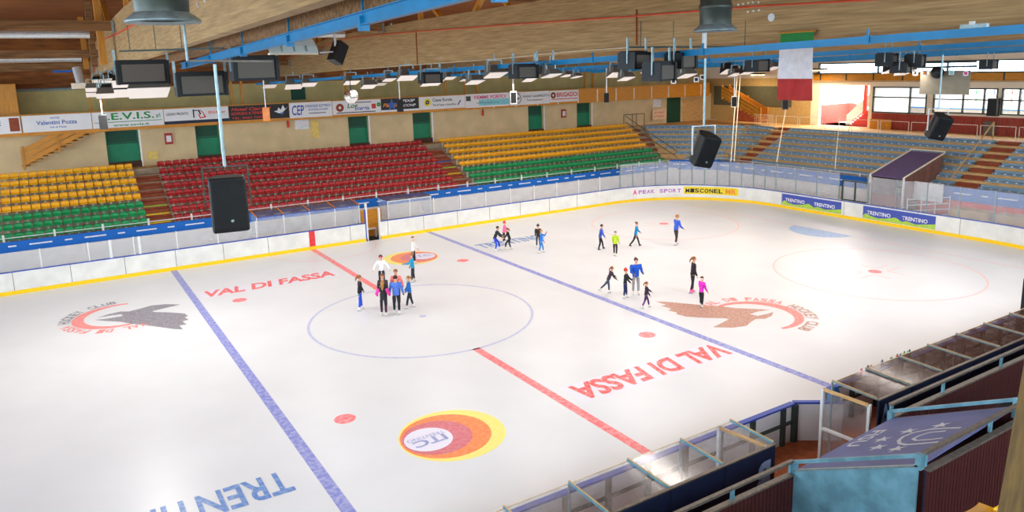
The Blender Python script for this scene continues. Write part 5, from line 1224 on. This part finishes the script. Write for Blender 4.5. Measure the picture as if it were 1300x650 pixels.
    MB().ball(hc+fw*.051*k-Vector((0, 0, .032*k)), (.005*k, .014*k, .004*k), 8, 6).build('mouth', M['ink_r'], t)
    # jacket
    V, E, Rr = [], [], []
    j0 = nv(hip-up*.035, (.086*wide, .07)); j1 = nv(waist, (.082*wide, .066), j0); j2 = nv(chest, (.092*wide, .07), j1); j3 = nv(sh, (.078, .062), j2); nv(nk-up*.008, .034, j3)
    me = None
    for nm in 'LR':
        a, e, w, dr = A[nm]; a1 = nv(a, .050, j3); e1 = nv(e, .036, a1); f1 = nv(e+(w-e)*.45, .033, e1); nv(w, .027, f1)
    jm = skin_mesh('jacket', V, E, Rr, cloth(top), t, 0, 1)
    q = MB(); q.v = [tuple(v.co) for v in jm.vertices]; q.f = [tuple(p.vertices) for p in jm.polygons]; q.m = [0]*len(q.f)
    for nm in 'LR':
        a, e, w, dr = A[nm]; q.ball(S(a), .043*k, 10, 8); q.ball(S(e), .032*k, 10, 8); q.tube(S(a), S(e), .040*k, .031*k, n=10); q.tube(S(e), S(w-dr*.01), .031*k, .024*k, n=10)
    q.ball(S(chest+up*.015), (.062*k, .098*k*wide, .085*k), 14, 10); q.ball(S(waist), (.062*k, .078*k*wide, .09*k), 14, 10); q.ball(S(hip+up*.01), (.066*k, .08*k*wide, .06*k), 14, 10)
    q.build('jacket', cloth(top), t, smooth=True)
    if sleeve:
        for nm in 'LR':
            V, E, Rr = [], [], []; a, e, w, dr = A[nm]; MB().tube(S(a+(e-a)*.1), S(e), .050*k, .044*k, n=12).ball(S(e), .045*k, 12, 8).tube(S(e), S(w), .044*k, .032*k, n=12).build('sleeve', cloth(sleeve), t, smooth=True)
    V, E, Rr = [], [], []
    r0 = nv(hip+up*.05, (.074, .06)); r0 = nv(hip, (.078, .062), r0)
    for nm in 'LR':
        h, kn, an, fa = J[nm]; a = nv(h, .056, r0); m_ = nv((h+kn)/2, .048, a); b = nv(kn, .038, m_); cf = nv(kn+(an-kn)*.35, .037, b); nv(an+(kn-an)*.06, .029, cf)
    add('trousers', skin_mesh('trousers', V, E, Rr, cloth(pants), t, 0, 1), t)
    if stripe:
        for nm, s in (('L', 1), ('R', -1)):
            h, kn, an, fa = J[nm]; q = MB(); q.tube(S(kn+Vector((0, .036*s, .04))), S(an+Vector((0, .026*s, .06))), .008*k, n=6); q.build('trouser_stripe', cloth(stripe), t)
    for nm, s in (('L', 1), ('R', -1)):
        h, kn, an, fa = J[nm]; f = D(90+fa*.6); f = Vector((f.x, 0, f.z)).normalized(); u_ = Vector((-f.z, 0, f.x))
        if u_.z < 0: u_ = -u_
        q = MB(); c = S(an); a0_ = c+u_*.05*k; 
        q.tube(c+u_*.055*k, c-u_*.012*k, .030*k, .028*k, n=10); q.ball(c+f*.022*k-u_*.022*k, (.058*k, .026*k, .022*k), 12, 8, mx=Matrix((f, Vector((0, 1, 0)), u_)).transposed())
        sk = q.build('skate_boot', cloth(boots), t, smooth=True)
        q = MB(); q.box(c+f*.015*k-u_*.053*k, (.125*k, .005*k, .018*k), mx=Matrix((f, Vector((0, 1, 0)), u_)).transposed())
        for e_ in (-.028, .045): q.box(c+f*e_*k-u_*.042*k, (.014*k, .01*k, .014*k), mx=Matrix((f, Vector((0, 1, 0)), u_)).transposed())
        q.build('skate_blade', M['galv'], sk)
    if glove:
        for nm in 'LR': a, e, w, dr = A[nm]; MB().ball(S(w+dr*.03), (.022*k, .022*k, .028*k), 10, 8).build('glove', cloth(glove), t, smooth=True)
    if collar: MB().lathe(S(nk-up*.012), [(.036*k, -.008*k), (.040*k, .0), (.036*k, .014*k)], 16).build('collar', cloth(collar), t)
    # hair
    hm = mat('hair %d' % hair[0], hair, rough=.6, vary=.25, scale=30)
    q = MB(); b = hc+Vector((0, 0, .012*k))-fw*.010*k
    kk = len(q.v); n1, n2 = 16, 9
    for a_i in range(n2):
        ph = PI*.62*a_i/(n2-1)
        for i in range(n1):
            th = 2*PI*i/n1; front = max(0, math.cos(th)); php = ph*(1-.42*front)
            v3 = fw*math.cos(th)*math.sin(php)*.062*k+lf*math.sin(th)*math.sin(php)*.058*k+Vector((0, 0, math.cos(php)*.064*k)); q.v.append(tuple(b+v3))
    for a_i in range(n2-1):
        for i in range(n1): j = (i+1) % n1; q.f.append((kk+a_i*n1+i, kk+(a_i+1)*n1+i, kk+(a_i+1)*n1+j, kk+a_i*n1+j)); q.m.append(0)
    if hairstyle == 'tail':
        r = b-fw*.055*k+Vector((0, 0, .02*k)); q.ball(r, .022*k, 8, 6); q.tube(r, r-fw*.04*k-Vector((0, 0, .06*k)), .020*k, .022*k, n=8); q.tube(r-fw*.04*k-Vector((0, 0, .06*k)), r-fw*.05*k-Vector((0, 0, .13*k)), .022*k, .006*k, n=8)
    if hairstyle == 'bun': q.ball(b-fw*.05*k+Vector((0, 0, .045*k)), .026*k, 10, 8)
    if hairstyle == 'long': q.tube(b-fw*.03*k, b-fw*.055*k-Vector((0, 0, .11*k)), .05*k, .04*k, n=10); q.tube(b-fw*.055*k-Vector((0, 0, .11*k)), b-fw*.07*k-Vector((0, 0, .19*k)), .04*k, .012*k, n=10)
    q.build('hair', hm, t, smooth=True)
    if hat:
        q = MB(); 
        prof = [(.064, -.012), (.067, .0), (.067, .015), (.060, .04), (.04, .062), (.015, .072), (.001, .073)]
        q.lathe(b+Vector((0, 0, .01*k)), [(a*k, z*k) for a, z in prof], 16); q.ball(b+Vector((0, 0, .09*k)), .02*k, 8, 6); q.build('hat', cloth(hat), t, smooth=True)
    if band: MB().lathe(b+Vector((0, 0, -.005*k)), [(.066*k, -.014*k), (.069*k, 0), (.066*k, .014*k)], 16).build('headband', cloth(band), t, smooth=True)
    return t
RT, AW, CM, LT = -31.8, 58.2, -121.8, 148.2
BK = (28, 28, 34)
person('skater in black top and bright blue trousers, ponytail, standing left of the group', -1.78, 2.17, 1.50, RT+20, (34, 34, 42), (40, 84, 214), (150, 92, 50), 'tail', glove=(40, 160, 190), legs=((5, 4), (-6, 4)), arms=((14, 20, 10), (-18, 20, 12)))
person('skater with long fair hair, pink sleeves and black trousers with pink stripe', -1.27, .87, 1.45, AW, (40, 40, 48), (36, 36, 44), (176, 124, 62), 'long', sleeve=(240, 60, 170), stripe=(240, 60, 170), arms=((-20, 42, 75), (-20, 42, 75)))
person('mostly hidden brown haired skater behind the girl with pink sleeves', -.95, 1.62, 1.55, CM, (62, 52, 56), (40, 38, 44), (128, 82, 44), 'short', arms=((10, 12, 40), (10, 12, 40)))
person('adult in light blue jacket with dark bun, seen from behind in the group', -.75, .76, 1.62, AW, (84, 124, 214), (34, 36, 44), (52, 34, 26), 'bun', collar=(230, 220, 90), wide=1.15, arms=((6, 22, 22), (6, 22, 22)), glove=(30, 30, 36))
person('skater in salmon pink hoodie with outstretched arm behind the blue jacket adult', -.30, 1.75, 1.60, CM, (246, 128, 120), (44, 42, 52), (150, 96, 60), 'short', arms=((30, 40, 10), (10, 12, 40)))
person('skater in blue jacket with fair ponytail at the group edge', .04, 1.19, 1.39, LT+10, (34, 112, 196), (38, 40, 52), (176, 116, 56), 'tail', legs=((14, 6), (-12, 6)), arms=((10, 12, 30), (10, 12, 30)))
person('skater in white top with pink headband and both arms held out', .35, 5.0, 1.48, CM+10, (240, 238, 244), (44, 44, 56), (90, 60, 44), 'short', band=(236, 90, 140), arms=((14, 62, 15), (14, 62, 15)))
person('skater in turquoise jacket and dark trousers in front of the orange badge', 1.81, 4.73, 1.37, LT, (28, 158, 200), (44, 44, 56), (170, 110, 56), 'short', arms=((40, 10, 50), (8, 12, 20)), glove=(40, 40, 50))
person('skater in white top and black trousers standing farthest in the left group', 3.2, 7.7, 1.45, RT, (242, 240, 242), (38, 38, 48), (150, 92, 48), 'short', band=(240, 240, 240), lean=2, arms=((20, 25, 10), (-5, 14, 10)))
person('crouching skater in black jacket and bright blue trousers near the far boards', 7.98, 7.55, 1.42, RT, (44, 44, 46), (38, 76, 214), (50, 40, 36), 'short', lean=22, legs=((24, 34), (2, 30)), arms=((34, 8, 30), (30, 8, 30)))
person('small skater all in black leaning forward beside the crouching skater', 8.78, 7.3, 1.25, LT, (30, 30, 32), (30, 30, 34), (140, 90, 50), 'tail', lean=16, legs=((26, 30), (-8, 26)), arms=((30, 10, 20), (20, 10, 30)))
person('skater in pink jacket and red hat near the far boards', 9.33, 8.81, 1.26, RT, (250, 112, 168), (44, 40, 50), (90, 60, 40), 'short', hat=(226, 60, 66), lean=8, arms=((30, 20, 20), (10, 20, 20)))
person('small skater in black jacket and hat with pompom behind the all blue one', 10.3, 6.75, 1.28, CM, (44, 42, 40), (60, 60, 70), (70, 50, 36), 'short', hat=(70, 60, 60), arms=((10, 10, 30), (10, 10, 30)))
person('skater dressed all in blue with hand at mouth', 9.75, 5.67, 1.27, RT, (44, 122, 214), (62, 136, 206), (176, 112, 60), 'short', legs=((14, 8), (-12, 8)), arms=((60, 8, 90), (10, 16, 20)), glove=(220, 60, 70))
person('boy in blue jacket skating towards the end boards, dark trousers', 12.66, 4.26, 1.40, RT, (60, 88, 190), (36, 34, 38), (60, 44, 34), 'short', lean=12, legs=((16, 14), (-8, 14)), boots=(36, 34, 36), arms=((-14, 12, 20), (14, 12, 20)))
person('small skater in lime green jacket with white headband', 12.42, 2.7, 1.30, AW-30, (186, 214, 40), (44, 38, 40), (110, 66, 38), 'bun', band=(240, 236, 240), legs=((6, 8), (-6, 8)), arms=((8, 14, 20), (8, 14, 20)))
person('skater in teal jacket striding with one leg back', 14.63, 3.62, 1.40, RT, (22, 136, 190), (38, 34, 40), (120, 76, 46), 'bun', lean=8, legs=((20, 10), (-30, 14)), boots=(44, 40, 42), arms=((24, 12, 20), (-16, 12, 20)))
person('man in blue jacket with yellow trim gliding alone near the end circle', 16.58, 2.54, 1.68, RT+25, (58, 96, 208), (56, 42, 38), (170, 116, 58), 'short', lean=8, collar=(226, 200, 60), legs=((10, 10), (-8, 8)), arms=((12, 12, 40), (12, 12, 40)), wide=1.1)
person('child in dark top lifting a leg back, brown ponytail flying', 7.95, -2.2, 1.22, RT+10, (64, 46, 62), (66, 76, 96), (136, 84, 48), 'tail', lean=24, legs=((6, 8), (-48, 10)), arms=((30, 10, 30), (20, 10, 30)))
person('child in black with red hat holding on beside the adult', 8.1, -3.15, 1.28, RT-20, (30, 34, 36), (34, 44, 92), (80, 50, 36), 'short', hat=(226, 56, 44), arms=((30, 14, 30), (36, 20, 10)))
person('adult in bright blue jacket and grey trousers, hands held together', 8.78, -3.05, 1.62, CM+10, (30, 92, 206), (150, 150, 150), (84, 52, 44), 'bun', wide=1.2, arms=((14, 16, 72), (14, 16, 72)), glove=(24, 24, 30))
person('small girl in dark top with purple striped trousers in front of the eagle crest', 7.9, -4.68, 1.12, RT, (54, 38, 60), (70, 40, 92), (140, 88, 48), 'tail', stripe=(220, 90, 190), legs=((16, 12), (-20, 12)), arms=((34, 16, 20), (10, 14, 20)))
person('tall skater in black with pink ankles and long brown hair', 10.88, -4.34, 1.60, RT, (40, 36, 42), (38, 34, 40), (150, 92, 52), 'tail', lean=5, legs=((2, 6), (-8, 10)), arms=((-6, 10, 15), (2, 10, 20)), boots=(240, 120, 170))
person('skater in magenta jacket with white headband standing on the crest', 9.75, -5.94, 1.28, AW-60, (226, 50, 200), (40, 38, 44), (110, 70, 44), 'short', band=(244, 240, 244), legs=((6, 8), (-4, 6)), arms=((10, 14, 24), (10, 14, 24)))

# ------------------------------------------------------------------ light
wb = MB().b2((-40, -33, 0), (50, -32.7, 8.2)).b2((-40, -33, 12.6), (50, -32.7, 13.6)); struct(wb.build('wall_near', M['olive']), 'unseen wall behind the near grandstand, open band shaped to pass daylight')  # wall out of view, its height and open band shaped to steer daylight
struct(MB().b2((-38, -33, 0), (-37.7, 26, 4.5)).build('wall_left', M['beige']), 'low wall at the left end of the hall')
def area(name, loc, sx, sy, power, col, rot=(0, 0, 0)):
    l = bpy.data.lights.new(name, 'AREA'); l.shape = 'RECTANGLE'; l.size = sx; l.size_y = sy; l.energy = power; l.color = col
    o = bpy.data.objects.new(name, l); C.objects.link(o); o.location = loc; o.rotation_euler = rot; return o
for k, x in RX.items():
    for y in (9, 0, -10) if k > 1 else (-6, -16):
        col = (1, .965, .93) if k < 3 else (1, .90, .82)
        area('rail_light', (x, y, rz_(y)-.55), .8, 6, {1: 130, 2: 185, 3: 225, 4: 320, 5: 430}[k], col)
area('rail_light', (-9.8, 4, 9.0), .8, 8, 700, (1, .97, .93))
area('corner_light', (40.8, 19.0, 8.7), .8, 1.2, 130, (1, .82, .5)); area('corner_light', (40.8, 12.6, 8.6), .8, 1.0, 200, (1, .85, .6))
area('cafe_light', (XW+2.5, -1, 7.95), 3, 14, 1500, (1, .98, .96)); area('lobby_light', (XW+2.5, 11.2, 7.95), 3, 4, 900, (1, .95, .92))
w = bpy.data.worlds.new('sky'); bpy.context.scene.world = w; w.use_nodes = True
bg = w.node_tree.nodes['Background']; bg.inputs[0].default_value = (.66, .83, 1., 1); bg.inputs[1].default_value = 7.

# ------------------------------------------------------------------ camera
cam = bpy.data.cameras.new('camera'); co = bpy.data.objects.new('camera', cam); C.objects.link(co)
cam.sensor_fit = 'HORIZONTAL'; cam.sensor_width = 36; cam.lens = FOC/1300*36; cam.clip_end = 300; cam.clip_start = .05
cam.shift_y = SY/1300
co.matrix_world = Matrix(((_r[0], _u[0], -_f[0], CP[0]), (_r[1], _u[1], -_f[1], CP[1]), (_r[2], _u[2], -_f[2], CP[2]), (0, 0, 0, 1)))
s = bpy.context.scene; s.camera = co
s.view_settings.view_transform = 'Standard'; s.view_settings.look = 'None'; s.view_settings.gamma = 1; s.view_settings.exposure = .24; s.view_settings.use_curve_mapping = False
s.cycles.use_denoising = True; s.cycles.max_bounces = 8; s.cycles.transparent_max_bounces = 16; s.cycles.sample_clamp_indirect = 4
for o in list(C.objects):
    if 'world_built' in o.keys(): del o['world_built']
